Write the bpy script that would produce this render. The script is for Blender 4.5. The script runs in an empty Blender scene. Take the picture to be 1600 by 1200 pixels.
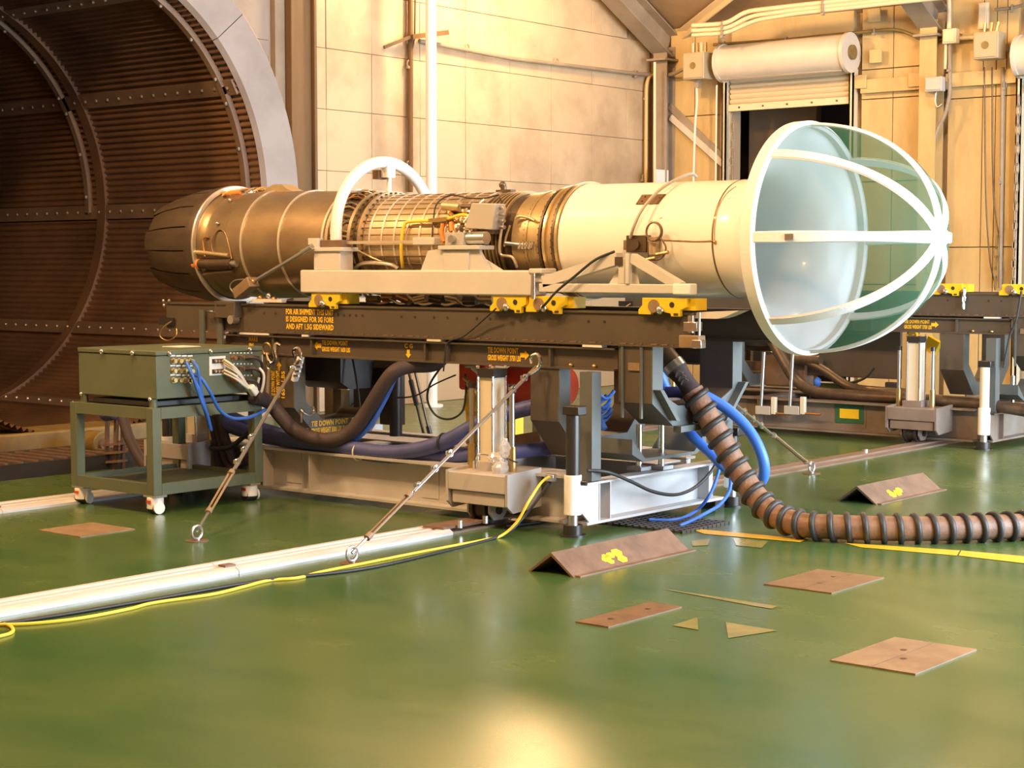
import bpy, math, random
from mathutils import Vector, Matrix
random.seed(7)
PI = math.pi
scene = bpy.context.scene
COL = scene.collection

# ------------------------------------------------------------------ camera
FPX, YAW, PITCH, CAMZ = 2700.0, math.radians(129.3), math.radians(-3.9), 1.75
_f = Vector((math.cos(YAW)*math.cos(PITCH), math.sin(YAW)*math.cos(PITCH), math.sin(PITCH)))
_r = Vector((math.sin(YAW), -math.cos(YAW), 0))
_u = _r.cross(_f)
cam_data = bpy.data.cameras.new('camera')
cam_data.sensor_width = 36.0
cam_data.lens = 36.0*FPX/1600.0
cam_data.clip_end = 200
cam = bpy.data.objects.new('camera', cam_data)
COL.objects.link(cam)
cam.matrix_world = Matrix(((_r.x, _u.x, -_f.x, 0), (_r.y, _u.y, -_f.y, 0), (_r.z, _u.z, -_f.z, CAMZ), (0, 0, 0, 1)))
scene.camera = cam

# ------------------------------------------------------------------ world, exposure
world = bpy.data.worlds.new('daylight')
scene.world = world
world.use_nodes = True
bg = world.node_tree.nodes['Background']
bg.inputs[0].default_value = (0.72, 0.86, 1.0, 1)
bg.inputs[1].default_value = 17.0
vs = scene.view_settings
vs.view_transform = 'Standard'
vs.look = 'None'
vs.gamma = 1.0
vs.use_curve_mapping = False
vs.exposure = 0.18
# the open hangar door at the intake end lets the daylight in (portal: sampling guide only)
pl = bpy.data.lights.new('door_portal', 'AREA')
pl.shape = 'RECTANGLE'
pl.size, pl.size_y = 5.2, 9.75
pl.cycles.is_portal = True
po = bpy.data.objects.new('door_portal', pl)
COL.objects.link(po)
po.location = (1.1, 12.875, 2.6)
po.rotation_euler = (0, math.radians(90), 0)
LAMP_COLOR = (1.0, 0.62, 0.29)
LAMPS = [(-13.5, 16.9, 6.2, 640), (-8.5, 17.4, 6.2, 420), (-8.0, 5.5, 7.0, 1250), (-12.2, 5.0, 6.6, 1000), (-3.5, 15.5, 6.8, 500), (-3.0, 5.0, 6.6, 1050)]      # x, y, z, watts

# ------------------------------------------------------------------ where a picture point meets a plane of the room
def P(px, py, X=None, Y=None, Z=None):
    d = _f + _r*((px-800)/FPX) - _u*((py-600)/FPX)
    if X is not None: t = X/d.x
    elif Y is not None: t = Y/d.y
    else: t = (Z-CAMZ)/d.z
    return Vector((d.x*t, d.y*t, CAMZ+d.z*t))
def PX(px, Y): return P(px, 400, Y=Y).x

# ------------------------------------------------------------------ materials
MATS = {}
def mat(name, col, rough=0.5, metal=0.0, col2=None, scale=4.0, detail=6.0, lo=0.35, hi=0.65, bump=0.0, bscale=40.0, coat=0.0, stretch=None, rough2=None, emit=None, spec=None):
    m = bpy.data.materials.new(name)
    m.use_nodes = True
    nt = m.node_tree; N = nt.nodes; L = nt.links
    b = N['Principled BSDF']
    b.inputs['Base Color'].default_value = (*col, 1)
    b.inputs['Roughness'].default_value = rough
    b.inputs['Metallic'].default_value = metal
    b.inputs['Coat Weight'].default_value = coat
    b.inputs['Coat Roughness'].default_value = 0.08
    if spec is not None: b.inputs['Specular IOR Level'].default_value = spec
    if emit:
        b.inputs['Emission Color'].default_value = (*emit[0], 1); b.inputs['Emission Strength'].default_value = emit[1]
    if col2 or bump:
        tc = N.new('ShaderNodeTexCoord'); mp = N.new('ShaderNodeMapping')
        L.new(tc.outputs['Object'], mp.inputs[0])
        if stretch: mp.inputs['Scale'].default_value = stretch
    if col2:
        nz = N.new('ShaderNodeTexNoise'); nz.inputs['Scale'].default_value = scale; nz.inputs['Detail'].default_value = detail; nz.inputs['Roughness'].default_value = 0.62
        L.new(mp.outputs[0], nz.inputs['Vector'])
        rp = N.new('ShaderNodeValToRGB'); rp.color_ramp.elements[0].position = lo; rp.color_ramp.elements[1].position = hi
        rp.color_ramp.elements[0].color = (*col, 1); rp.color_ramp.elements[1].color = (*col2, 1)
        L.new(nz.outputs['Fac'], rp.inputs[0]); L.new(rp.outputs[0], b.inputs['Base Color'])
        if rough2 is not None:
            mr = N.new('ShaderNodeMapRange'); mr.inputs['From Min'].default_value = lo; mr.inputs['From Max'].default_value = hi
            mr.inputs['To Min'].default_value = rough; mr.inputs['To Max'].default_value = rough2
            L.new(nz.outputs['Fac'], mr.inputs['Value']); L.new(mr.outputs[0], b.inputs['Roughness'])
    if bump:
        n2 = N.new('ShaderNodeTexNoise'); n2.inputs['Scale'].default_value = bscale; n2.inputs['Detail'].default_value = 4
        L.new(mp.outputs[0], n2.inputs['Vector'])
        bp = N.new('ShaderNodeBump'); bp.inputs['Strength'].default_value = bump; bp.inputs['Distance'].default_value = 0.01
        L.new(n2.outputs['Fac'], bp.inputs['Height']); L.new(bp.outputs[0], b.inputs['Normal'])
    MATS[name] = m
    return m
mat('floor_green', (0.042, 0.108, 0.033), 0.20, col2=(0.090, 0.138, 0.042), scale=0.55, detail=4, lo=0.33, hi=0.68, rough2=0.30, bump=0.02, bscale=3.0, stretch=(1, 1.6, 1))
mat('wall_panel', (0.52, 0.39, 0.25), 0.6, col2=(0.34, 0.235, 0.14), scale=0.9, detail=8, lo=0.44, hi=0.72, bump=0.1, bscale=12)
mat('wall_backing', (0.40, 0.29, 0.18), 0.8)
mat('back_wall', (0.54, 0.385, 0.175), 0.55, col2=(0.42, 0.285, 0.12), scale=1.6, lo=0.45, hi=0.75, stretch=(2, 2, 0.5))
mat('steel_paint', (0.32, 0.26, 0.19), 0.6, col2=(0.25, 0.19, 0.135), scale=2.0)
mat('brown_column', (0.17, 0.092, 0.032), 0.6, col2=(0.125, 0.066, 0.024), scale=2.0, stretch=(2, 2, 0.3))
mat('roof_sheet', (0.36, 0.24, 0.13), 0.75, col2=(0.27, 0.17, 0.09), scale=1.2)
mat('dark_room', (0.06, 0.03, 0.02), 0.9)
mat('brown_partition', (0.30, 0.19, 0.11), 0.7, col2=(0.24, 0.15, 0.08), scale=1.5)
mat('tube_liner', (0.22, 0.118, 0.062), 0.5, metal=0.2, col2=(0.10, 0.056, 0.034), scale=1.1, detail=8, lo=0.35, hi=0.7)
mat('tube_strap', (0.25, 0.165, 0.11), 0.5, metal=0.2, col2=(0.18, 0.115, 0.075), scale=2.0)
mat('tube_lip', (0.27, 0.225, 0.20), 0.5, col2=(0.19, 0.15, 0.13), scale=1.6, detail=7, lo=0.42, hi=0.75)
mat('bolt_steel', (0.62, 0.60, 0.58), 0.28, metal=0.9)
mat('dull_bolt', (0.34, 0.27, 0.21), 0.35, metal=0.6)
mat('white_paint', (0.86, 0.85, 0.80), 0.28, coat=0.25)
mat('duct_white', (0.90, 0.89, 0.86), 0.22, coat=0.4, col2=(0.86, 0.85, 0.81), scale=1.5)
mat('bell_white', (0.88, 0.88, 0.88), 0.3, coat=0.3)
mat('strap_white', (0.88, 0.87, 0.86), 0.7, bump=0.25, bscale=35)
mat('cradle_grey', (0.63, 0.61, 0.58), 0.42, col2=(0.58, 0.56, 0.53), scale=3.0)
mat('trolley_grey', (0.50, 0.49, 0.49), 0.45, col2=(0.44, 0.42, 0.41), scale=2.5)
mat('shaded_trolley', (0.24, 0.20, 0.17), 0.5, col2=(0.17, 0.12, 0.09), scale=2.5)  # trolley grey turned dark brown, shade put into the colour
mat('trailer_drab', (0.082, 0.064, 0.046), 0.5, col2=(0.096, 0.076, 0.056), scale=3.0)
mat('trailer_post', (0.115, 0.125, 0.120), 0.5, col2=(0.095, 0.105, 0.10), scale=3.0)
mat('stencil_yellow', (0.98, 0.60, 0.03), 0.6)
mat('bracket_yellow', (0.85, 0.58, 0.02), 0.42)
mat('titanium', (0.38, 0.285, 0.165), 0.36, metal=0.7, col2=(0.27, 0.195, 0.115), scale=2.2, detail=8, stretch=(1, 2, 2))
mat('nozzle_metal', (0.17, 0.125, 0.085), 0.45, metal=0.6, col2=(0.11, 0.078, 0.055), scale=3.0, detail=8, stretch=(0.6, 2, 2))
mat('bright_band', (0.80, 0.72, 0.60), 0.3, metal=0.7)
mat('core_foil', (0.62, 0.49, 0.31), 0.38, metal=0.6, col2=(0.50, 0.38, 0.22), scale=5, detail=6)
mat('core_seam', (0.22, 0.15, 0.09), 0.5, metal=0.4)
mat('fan_case', (0.62, 0.47, 0.25), 0.36, metal=0.65, col2=(0.44, 0.32, 0.17), scale=4.0, detail=6)
mat('dark_metal', (0.10, 0.075, 0.055), 0.42, metal=0.6, col2=(0.16, 0.11, 0.07), scale=9)
mat('copper', (0.50, 0.26, 0.12), 0.35, metal=0.8)
mat('pipe_gold', (0.75, 0.60, 0.36), 0.3, metal=0.75)
mat('steel', (0.55, 0.54, 0.53), 0.3, metal=0.9)
mat('chrome', (0.78, 0.77, 0.76), 0.14, metal=1.0)
mat('black_steel', (0.055, 0.050, 0.048), 0.32, metal=0.5)
mat('rusty', (0.24, 0.15, 0.10), 0.6, metal=0.2, col2=(0.16, 0.10, 0.068), scale=7.0, detail=9)
mat('rust_plate', (0.20, 0.115, 0.056), 0.5, col2=(0.13, 0.075, 0.038), scale=6.0, detail=9)
mat('tan_plate', (0.30, 0.205, 0.12), 0.5, col2=(0.215, 0.14, 0.078), scale=6.0, detail=9)
mat('rail_alu', (0.74, 0.73, 0.74), 0.36, metal=0.2, col2=(0.58, 0.56, 0.56), scale=5.0, stretch=(8, 0.5, 4))
mat('rail_steel', (0.34, 0.26, 0.21), 0.4, metal=0.5, col2=(0.26, 0.18, 0.14), scale=5.0, stretch=(6, 0.6, 3))
mat('cart_green', (0.118, 0.140, 0.085), 0.48, col2=(0.102, 0.122, 0.074), scale=3.0)
mat('cable_blue', (0.045, 0.16, 0.62), 0.45)
mat('hose_blue', (0.055, 0.19, 0.72), 0.42)
mat('hose_navy', (0.06, 0.075, 0.24), 0.5, col2=(0.085, 0.10, 0.30), scale=6)
mat('sleeve_dark', (0.055, 0.038, 0.042), 0.65, bump=0.3, bscale=60)
mat('black_rubber', (0.028, 0.027, 0.027), 0.5)
mat('cable_white', (0.72, 0.66, 0.56), 0.5)
mat('cable_yellow', (0.85, 0.62, 0.06), 0.45)
mat('orange_hose', (0.80, 0.25, 0.04), 0.45)
mat('red_paint', (0.62, 0.06, 0.02), 0.4)
mat('duct_canvas', (0.27, 0.155, 0.10), 0.5, col2=(0.18, 0.10, 0.065), scale=14, bump=0.35, bscale=50)
mat('brass', (0.62, 0.46, 0.20), 0.3, metal=0.9)
mat('cream_tube', (0.70, 0.64, 0.50), 0.4)
mat('box_grey', (0.46, 0.43, 0.39), 0.45)
mat('box_tan', (0.42, 0.33, 0.21), 0.55)
mat('shutter_tan', (0.66, 0.54, 0.36), 0.45)
mat('drum_grey', (0.60, 0.54, 0.46), 0.45, col2=(0.55, 0.48, 0.40), scale=2)
mat('yellow_line', (0.70, 0.46, 0.03), 0.35)
mat('faded_yellow', (0.29, 0.24, 0.06), 0.22, col2=(0.20, 0.20, 0.055), scale=6)
mat('grating', (0.075, 0.065, 0.06), 0.5, metal=0.4)
mat('sign_green', (0.03, 0.12, 0.06), 0.5)
mat('paper_white', (0.8, 0.79, 0.75), 0.6)
mat('screen_rim', (0.30, 0.40, 0.36), 0.6)
mat('plinth_dark', (0.030, 0.026, 0.032), 0.6)
mat('ochre', (0.24, 0.17, 0.05), 0.5, col2=(0.17, 0.11, 0.035), scale=5)
mat('lamp_glow', (1, 0.8, 0.5), 0.5, emit=((1.0, 0.62, 0.25), 40.0))
def mix_mat(name, col, alpha, rough=0.6, shiny=False):
    m = bpy.data.materials.new(name); m.use_nodes = True
    N = m.node_tree.nodes; L = m.node_tree.links; out = N['Material Output']; b = N['Principled BSDF']
    b.inputs['Base Color'].default_value = (*col, 1); b.inputs['Roughness'].default_value = rough
    tr = N.new('ShaderNodeBsdfTransparent'); mx = N.new('ShaderNodeMixShader')
    mx.inputs[0].default_value = alpha
    L.new(tr.outputs[0], mx.inputs[1]); L.new(b.outputs[0], mx.inputs[2]); L.new(mx.outputs[0], out.inputs[0])
    MATS[name] = m
mix_mat('green_net', (0.018, 0.105, 0.045), 0.50, 0.8)
mix_mat('clear_plastic', (0.8, 0.8, 0.8), 0.45, 0.12)

# ------------------------------------------------------------------ mesh collector
def wpos(o):
    v = Vector((0, 0, 0))
    while o is not None:
        v += o.location; o = o.parent
    return v
class MB:
    def __init__(s): s.v = []; s.f = []
    def box(s, a, b):
        x0, x1 = sorted((a[0], b[0])); y0, y1 = sorted((a[1], b[1])); z0, z1 = sorted((a[2], b[2]))
        n = len(s.v)
        s.v += [(x0,y0,z0),(x1,y0,z0),(x1,y1,z0),(x0,y1,z0),(x0,y0,z1),(x1,y0,z1),(x1,y1,z1),(x0,y1,z1)]
        s.f += [tuple(n+i for i in q) for q in ((0,3,2,1),(4,5,6,7),(0,1,5,4),(1,2,6,5),(2,3,7,6),(3,0,4,7))]
        return s
    def bar(s, p, q, w, h, up=(0,0,1)):          # rectangular bar from p to q
        p, q = Vector(p), Vector(q); d = (q-p).normalized(); up = Vector(up)
        side = d.cross(up)
        if side.length < 1e-4: side = d.cross(Vector((1,0,0)))
        side.normalize(); u = side.cross(d)
        n = len(s.v)
        for c in (p, q):
            for a, b in ((-1,-1),(1,-1),(1,1),(-1,1)): s.v.append(tuple(c+side*(a*w/2)+u*(b*h/2)))
        s.f += [tuple(n+i for i in t) for t in ((0,1,2,3),(7,6,5,4),(4,5,1,0),(5,6,2,1),(6,7,3,2),(7,4,0,3))]
        return s
    def cyl(s, p, q, r, r2=None, n=16, cap=True):
        p, q = Vector(p), Vector(q); r2 = r if r2 is None else r2
        d = (q-p).normalized(); a = d.cross(Vector((0,0,1)))
        if a.length < 1e-3: a = Vector((1,0,0))
        a.normalize(); b = d.cross(a)
        k = len(s.v)
        for c, rr in ((p, r), (q, r2)):
            for i in range(n):
                t = 2*PI*i/n; s.v.append(tuple(c+(a*math.cos(t)+b*math.sin(t))*rr))
        for i in range(n):
            j = (i+1) % n; s.f.append((k+j, k+i, k+n+i, k+n+j))
        if cap: s.f.append(tuple(k+i for i in range(n))); s.f.append(tuple(k+n+i for i in reversed(range(n))))
        return s
    def tube(s, pts, r, n=8, closed=False, rs=None):
        pts = [Vector(p) for p in pts]; m = len(pts); k = len(s.v)
        prev = None
        for i, p in enumerate(pts):
            if closed: d = pts[(i+1) % m]-pts[i-1]
            else: d = pts[min(i+1, m-1)]-pts[max(i-1, 0)]
            d.normalize()
            if prev is None:
                a = d.cross(Vector((0,0,1)))
                if a.length < 1e-3: a = d.cross(Vector((1,0,0)))
            else: a = prev-d*prev.dot(d)
            a.normalize(); prev = a; b = d.cross(a)
            rr = rs[i] if rs else r
            for j in range(n):
                t = 2*PI*j/n; s.v.append(tuple(p+(a*math.cos(t)+b*math.sin(t))*rr))
        for i in range(m if closed else m-1):
            i2 = (i+1) % m
            for j in range(n):
                j2 = (j+1) % n; s.f.append((k+i*n+j, k+i*n+j2, k+i2*n+j2, k+i2*n+j))
        if not closed:
            s.f.append(tuple(k+j for j in reversed(range(n)))); s.f.append(tuple(k+(m-1)*n+j for j in range(n)))
        return s
    def lathe(s, prof, c, n=48, t0=0.0, t1=2*PI, flip=False):      # profile (x, r) about an axis along X through (y, z)
        k = len(s.v); full = abs(t1-t0-2*PI) < 1e-6; m = n if full else n+1
        for x, r in prof:
            for i in range(m):
                t = t0+(t1-t0)*i/n; s.v.append((x, c[0]+r*math.sin(t), c[1]+r*math.cos(t)))
        for a in range(len(prof)-1):
            for i in range(n):
                j = (i+1) % m; q = (k+a*m+i, k+a*m+j, k+(a+1)*m+j, k+(a+1)*m+i)
                s.f.append(q if flip else q[::-1])
        return s
    def prism(s, poly, axis, a, b):               # poly in the two other axes, in order, extruded along axis a..b
        k = len(s.v); n = len(poly)
        for t in (a, b):
            for u, v in poly:
                s.v.append({'x': (t, u, v), 'y': (u, t, v), 'z': (u, v, t)}[axis])
        s.f.append(tuple(k+i for i in range(n))); s.f.append(tuple(k+n+i for i in reversed(range(n))))
        for i in range(n):
            j = (i+1) % n; s.f.append((k+j, k+i, k+n+i, k+n+j))
        return s
    def ball(s, c, r, n=8, m=5, sc=(1,1,1)):
        k = len(s.v); c = Vector(c)
        for i in range(m+1):
            ph = PI*i/m
            for j in range(n):
                t = 2*PI*j/n; s.v.append((c.x+r*sc[0]*math.sin(ph)*math.cos(t), c.y+r*sc[1]*math.sin(ph)*math.sin(t), c.z+r*sc[2]*math.cos(ph)))
        for i in range(m):
            for j in range(n):
                j2 = (j+1) % n; s.f.append((k+i*n+j, k+(i+1)*n+j, k+(i+1)*n+j2, k+i*n+j2))
        return s
    def torus(s, c, R, r, axis='x', n=24, m=8, t0=0, t1=2*PI):
        pts = []; closed = abs(t1-t0-2*PI) < 1e-6; q = n if closed else n+1
        for i in range(q):
            t = t0+(t1-t0)*i/n; u, v = R*math.cos(t), R*math.sin(t)
            pts.append(Vector(c)+Vector({'x': (0,u,v), 'y': (u,0,v), 'z': (u,v,0)}[axis]))
        return s.tube(pts, r, m, closed)
    def build(s, name, m, parent=None, bevel=0, kind=None, label=None, smooth=True, sharp=38):
        off = wpos(parent)
        me = bpy.data.meshes.new(name)
        me.from_pydata([(x-off.x, y-off.y, z-off.z) for x, y, z in s.v], [], s.f)
        import bmesh
        bm = bmesh.new(); bm.from_mesh(me); bmesh.ops.recalc_face_normals(bm, faces=bm.faces); bm.to_mesh(me); bm.free()
        if smooth:
            me.polygons.foreach_set('use_smooth', [True]*len(me.polygons)); me.set_sharp_from_angle(angle=math.radians(sharp))
        me.materials.append(MATS[m])
        o = bpy.data.objects.new(name, me); COL.objects.link(o); o.parent = parent
        if bevel:
            md = o.modifiers.new('bevel', 'BEVEL'); md.width = bevel; md.segments = 2; md.limit_method = 'ANGLE'
        if kind: o['kind'] = kind
        if label: o['label'] = label
        return o
def tag(o, label, cat, group=None, kind=None):
    o['label'] = label; o['category'] = cat
    if group: o['group'] = group
    if kind: o['kind'] = kind
    return o
def thing(name, label, cat, loc=(0,0,0), group=None):
    o = bpy.data.objects.new(name, None); COL.objects.link(o); o.location = loc; o.empty_display_size = 0.1
    return tag(o, label, cat, group)
def struct(o):
    o['kind'] = 'structure'; return o
def dup(o, parent=None, delta=None):
    c = o.copy(); COL.objects.link(c); c.parent = parent
    if delta is not None: c.location = o.location+Vector(delta)
    for ch in list(o.children): dup(ch, c)
    return c
def spline(pts, k=8):
    pts = [Vector(p) for p in pts]; out = []
    for i in range(len(pts)-1):
        p0 = pts[max(i-1, 0)]; p1 = pts[i]; p2 = pts[i+1]; p3 = pts[min(i+2, len(pts)-1)]
        for j in range(k):
            t = j/k
            out.append(0.5*((2*p1)+(p2-p0)*t+(2*p0-5*p1+4*p2-p3)*t*t+(3*p1-p0-3*p2+p3)*t*t*t))
    out.append(pts[-1]); return out
def cable(name, pts, r, m, parent=None, k=8, n=8): return MB().tube(spline(pts, k), r, n if r < .018 else 16).build(name, m, parent, sharp=60)
def text(name, lines, origin, width, height, facing, parent, m='stencil_yellow', gap=0.35, rot=False, widths=None):
    """flat stencil lettering; origin = lower left of the block seen from the front"""
    n = len(lines); lh = height/(n+gap*(n-1)); V = []; F = []
    for i, body in enumerate(lines):
        cu = bpy.data.curves.new('t', 'FONT'); cu.body = body; cu.offset = 0.038; cu.resolution_u = 2; cu.space_character = 1.08
        ob = bpy.data.objects.new('t', cu); COL.objects.link(ob)
        dg = bpy.context.evaluated_depsgraph_get(); dg.update()
        me = bpy.data.meshes.new_from_object(ob.evaluated_get(dg))
        xs = [v.co.x for v in me.vertices]; ys = [v.co.y for v in me.vertices]
        x0, x1, y0, y1 = min(xs), max(xs), min(ys), max(ys)
        wl = width*(widths[i] if widths else 1.0); zb = height-lh*(i+1)-gap*lh*i; k = len(V)
        for v in me.vertices:
            a = (v.co.x-x0)/(x1-x0)*wl; b = zb+(v.co.y-y0)/(y1-y0)*lh
            if rot: a, b = -b+height, a
            V.append((origin[0]+a, origin[1], origin[2]+b) if facing == '-y' else (origin[0], origin[1]+a, origin[2]+b))
        F += [tuple(k+i for i in p.vertices) for p in me.polygons]
        bpy.data.objects.remove(ob); bpy.data.meshes.remove(me); bpy.data.curves.remove(cu)
    mb = MB(); mb.v = V; mb.f = F
    return mb.build(name, m, parent, smooth=False)
def arrow(name, c, length, height, direction, facing, parent, m='stencil_yellow'):
    L_, H = length, height
    pts = [(-.5*L_, -.25*H), (.02*L_, -.25*H), (.02*L_, -.5*H), (.5*L_, 0), (.02*L_, .5*H), (.02*L_, .25*H), (-.5*L_, .25*H)]
    ca, sa = math.cos(direction), math.sin(direction); mb = MB()
    for a, b in pts:
        u, v = a*ca-b*sa, a*sa+b*ca
        mb.v.append((c[0]+u, c[1], c[2]+v) if facing == '-y' else (c[0], c[1]+u, c[2]+v))
    mb.f = [(0, 1, 5, 6), (2, 3, 4, 5, 1)]
    mb.f = [(0, 1, 5, 6), (1, 2, 3), (1, 3, 5), (5, 3, 4)]
    return mb.build(name, m, parent, smooth=False)

# ================================================================== the room
YB, XE, EAVE, RIDGE = 21.5, -14.9, 5.25, 9.75          # back wall, exhaust end wall, eave height, ridge line
def roof_z(y): return EAVE+0.5*(YB-max(y, 2*RIDGE-y))
floor = struct(MB().box((-15.3, -2.4, -0.2), (1.4, 24.5, 0)).build('floor', 'floor_green', smooth=False))
# painted marks: thin paint films on the floor
def paint(pts, m, name='painted_line'):
    w = [P(x, y, Z=0.003) for x, y in pts]; mb = MB()
    mb.v = [(p.x, p.y, 0.003) for p in w]; mb.f = [tuple(range(len(w)))]
    return mb.build(name, m, floor, smooth=False)
paint([(1068,822),(1085,826),(1262,842),(1250,847),(1100,834)], 'yellow_line')
paint([(1318,848),(1500,860),(1495,868),(1345,855)], 'yellow_line')
paint([(1502,860),(1600,869),(1640,873),(1640,886),(1600,880),(1498,868)], 'yellow_line')
paint([(1030,919),(1045,921),(1216,947),(1205,951),(1180,947)], 'faded_yellow')
paint([(1050,977),(1090,964),(1091,984)], 'faded_yellow', 'painted_arrow')
paint([(1134,972),(1215,985),(1138,997)], 'faded_yellow', 'painted_arrow')
paint([(1145,840),(1200,846),(1190,856),(1150,852)], 'faded_yellow', 'worn_patch')
paint([(1080,845),(1110,842),(1106,852),(1082,853)], 'faded_yellow', 'worn_patch')

# end wall round the exhaust tube (gable shaped), panels proud of the backing
we = MB()
we.prism([(12.0, 0), (YB+.3, 0), (YB+.3, EAVE), (12.0, roof_z(12.0))], 'x', XE-.25, XE-.02)
we.prism([(-2.3, 0), (7.5, 0), (7.5, roof_z(7.5)), (-2.3, EAVE-.1)], 'x', XE-.25, XE-.02)
we.prism([(7.5, 4.6), (12.0, 4.6), (12.0, roof_z(12)), (9.75, roof_z(9.75)), (7.5, roof_z(7.5))], 'x', XE-.25, XE-.02)
wall_end = struct(we.build('wall_end', 'wall_backing', smooth=False))
ys = [14.37, 14.70, 15.48, 16.36, 17.24, 18.16, 19.06, 20.0, 20.86, 21.45]
zs = [0.0, 0.72, 1.45, 2.17, 2.89, 3.62, 4.34, 5.07, 5.8, 6.5, 7.2, 7.95]
for i in range(len(ys)-1):
    for j in range(len(zs)-1):
        z1 = min(zs[j+1], roof_z(ys[i])-.05, roof_z(ys[i+1])-.05)
        if z1 < zs[j]+.2: continue
        d = random.uniform(0, .008)
        MB().box((XE-.03, ys[i]+.0035, zs[j]+.0035), (XE+d, ys[i+1]-.0035, z1-.0035)).build('wall_panel', 'wall_panel', wall_end, bevel=.004)
for a, b in ((12.0, 12.9), (12.9, 13.8)):
    for j in range(4, len(zs)-1):
        MB().box((XE-.03, a+.01, zs[j]+.006), (XE+.004, b-.01, zs[j+1]-.006)).build('wall_panel', 'tube_lip', wall_end)
t = MB().box((XE-.02, 13.83, 0), (XE+.06, 13.98, 8.9)).build('trim_1', 'steel_paint'); struct(t)
t = MB().box((XE-.02, 13.99, 0), (XE+.16, 14.34, 8.8)).box((XE+.16, 14.30, 0), (XE+.22, 14.345, 8.8)).build('trim_2', 'brown_column', bevel=.01); struct(t)
t = MB().box((XE-.02, 14.35, 0), (XE+.05, 14.50, 8.7)).build('trim_3', 'wall_panel'); struct(t)
mb = MB()
for j in range(18): mb.cyl((XE+.05, 14.43, .5+j*.45), (XE+.06, 14.43, .5+j*.45), .014, n=8)
mb.build('rivet', 'dark_metal', t, kind='stuff')

# back wall with the two shutter openings
DX0, DX1, DZ = PX(1141, YB), PX(1331, YB), 4.35
D2X0 = PX(1598, YB)
def wall_piece(x0, x1, z0, z1, m='back_wall'):
    MB().box((x0+.006, YB-.02, z0+.006), (x1-.006, YB+.1, z1-.006)).build('wall_sheet', m, wall_back, bevel=.003)
wb = MB().box((XE-.3, YB+.08, 0), (DX0, YB+.25, EAVE+.3)).box((DX1, YB+.08, 0), (D2X0, YB+.25, EAVE+.3)).box((DX0, YB+.08, DZ), (DX1, YB+.25, EAVE+.3))
wb.box((D2X0, YB+.08, DZ-.1), (D2X0+2.6, YB+.25, EAVE+.3)).box((D2X0+2.6, YB+.08, 0), (1.4, YB+.25, EAVE+.3))
wall_back = struct(wb.build('wall_back', 'wall_backing', smooth=False))
for a, b in ((-14.55, -14.12), (-14.12, -13.72)): wall_piece(a, b, 0, 3.95); wall_piece(a, b, 3.95, EAVE)
c2a, c2b = PX(1445, YB), PX(1478, YB)
xs = [DX1+.12, (DX1+c2a)/2+.05, c2a]
for a, b in zip(xs[:-1], xs[1:]):
    for z0, z1 in ((0, 1.5), (1.5, 2.9), (2.9, 4.02), (4.02, 4.42), (4.42, EAVE)): wall_piece(a, b, z0, z1)
xs = [c2b, PX(1532, YB), PX(1552, YB), PX(1568, YB), D2X0-.1]
for a, b in zip(xs[:-1], xs[1:]):
    for z0, z1 in ((0, 2.0), (2.0, 3.95), (3.95, EAVE)): wall_piece(a, b, z0, z1)
wall_piece(DX0, DX1, DZ+.5, EAVE); wall_piece(D2X0, D2X0+2.6, DZ+.4, EAVE); wall_piece(D2X0+2.6, -2.5, 0, EAVE); wall_piece(-2.5, 1.2, 0, EAVE)
# horizontal girt with its cleats on the back wall
g = struct(MB().box((DX1+.15, YB-.10, 4.10), (c2a, YB, 4.13)).box((DX1+.15, YB-.10, 4.13), (c2a, YB-.08, 4.28)).box((c2b, YB-.10, 4.10), (D2X0-.1, YB, 4.13)).box((c2b, YB-.10, 4.13), (D2X0-.1, YB-.08, 4.28)).build('trim_4', 'back_wall'))
for px, py in ((1367, 24), (1369, 88), (1430, 125), (1345, 128)):
    p = P(px, py, Y=YB-.1); MB().box((p.x-.09, YB-.13, p.z-.09), (p.x+.09, YB-.1, p.z+.09)).build('cleat', 'back_wall', g, bevel=.004)
# rooms beyond the shutters
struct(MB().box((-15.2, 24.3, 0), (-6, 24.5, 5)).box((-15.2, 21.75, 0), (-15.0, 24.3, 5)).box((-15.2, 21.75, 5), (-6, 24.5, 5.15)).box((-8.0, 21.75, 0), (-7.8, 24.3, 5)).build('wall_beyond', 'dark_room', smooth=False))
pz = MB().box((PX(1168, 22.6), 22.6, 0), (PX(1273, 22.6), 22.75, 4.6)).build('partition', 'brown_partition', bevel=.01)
tag(pz, 'brown partition panel standing inside the open shutter doorway', 'partition')
# side wall behind the camera and the wall round the open hangar door
struct(MB().box((-15.2, -2.4, 0), (1.4, -2.2, EAVE)).build('wall_side', 'brown_partition', smooth=False))
fr = MB()
fr.prism([(-2.4, 0), (8.0, 0), (8.0, 5.2), (17.75, 5.2), (17.75, 0), (YB+.3, 0), (YB+.3, EAVE), (RIDGE, roof_z(RIDGE)), (-2.4, EAVE-.1)], 'x', 1.2, 1.4)
struct(fr.build('wall_front', 'brown_partition', smooth=False))
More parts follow.
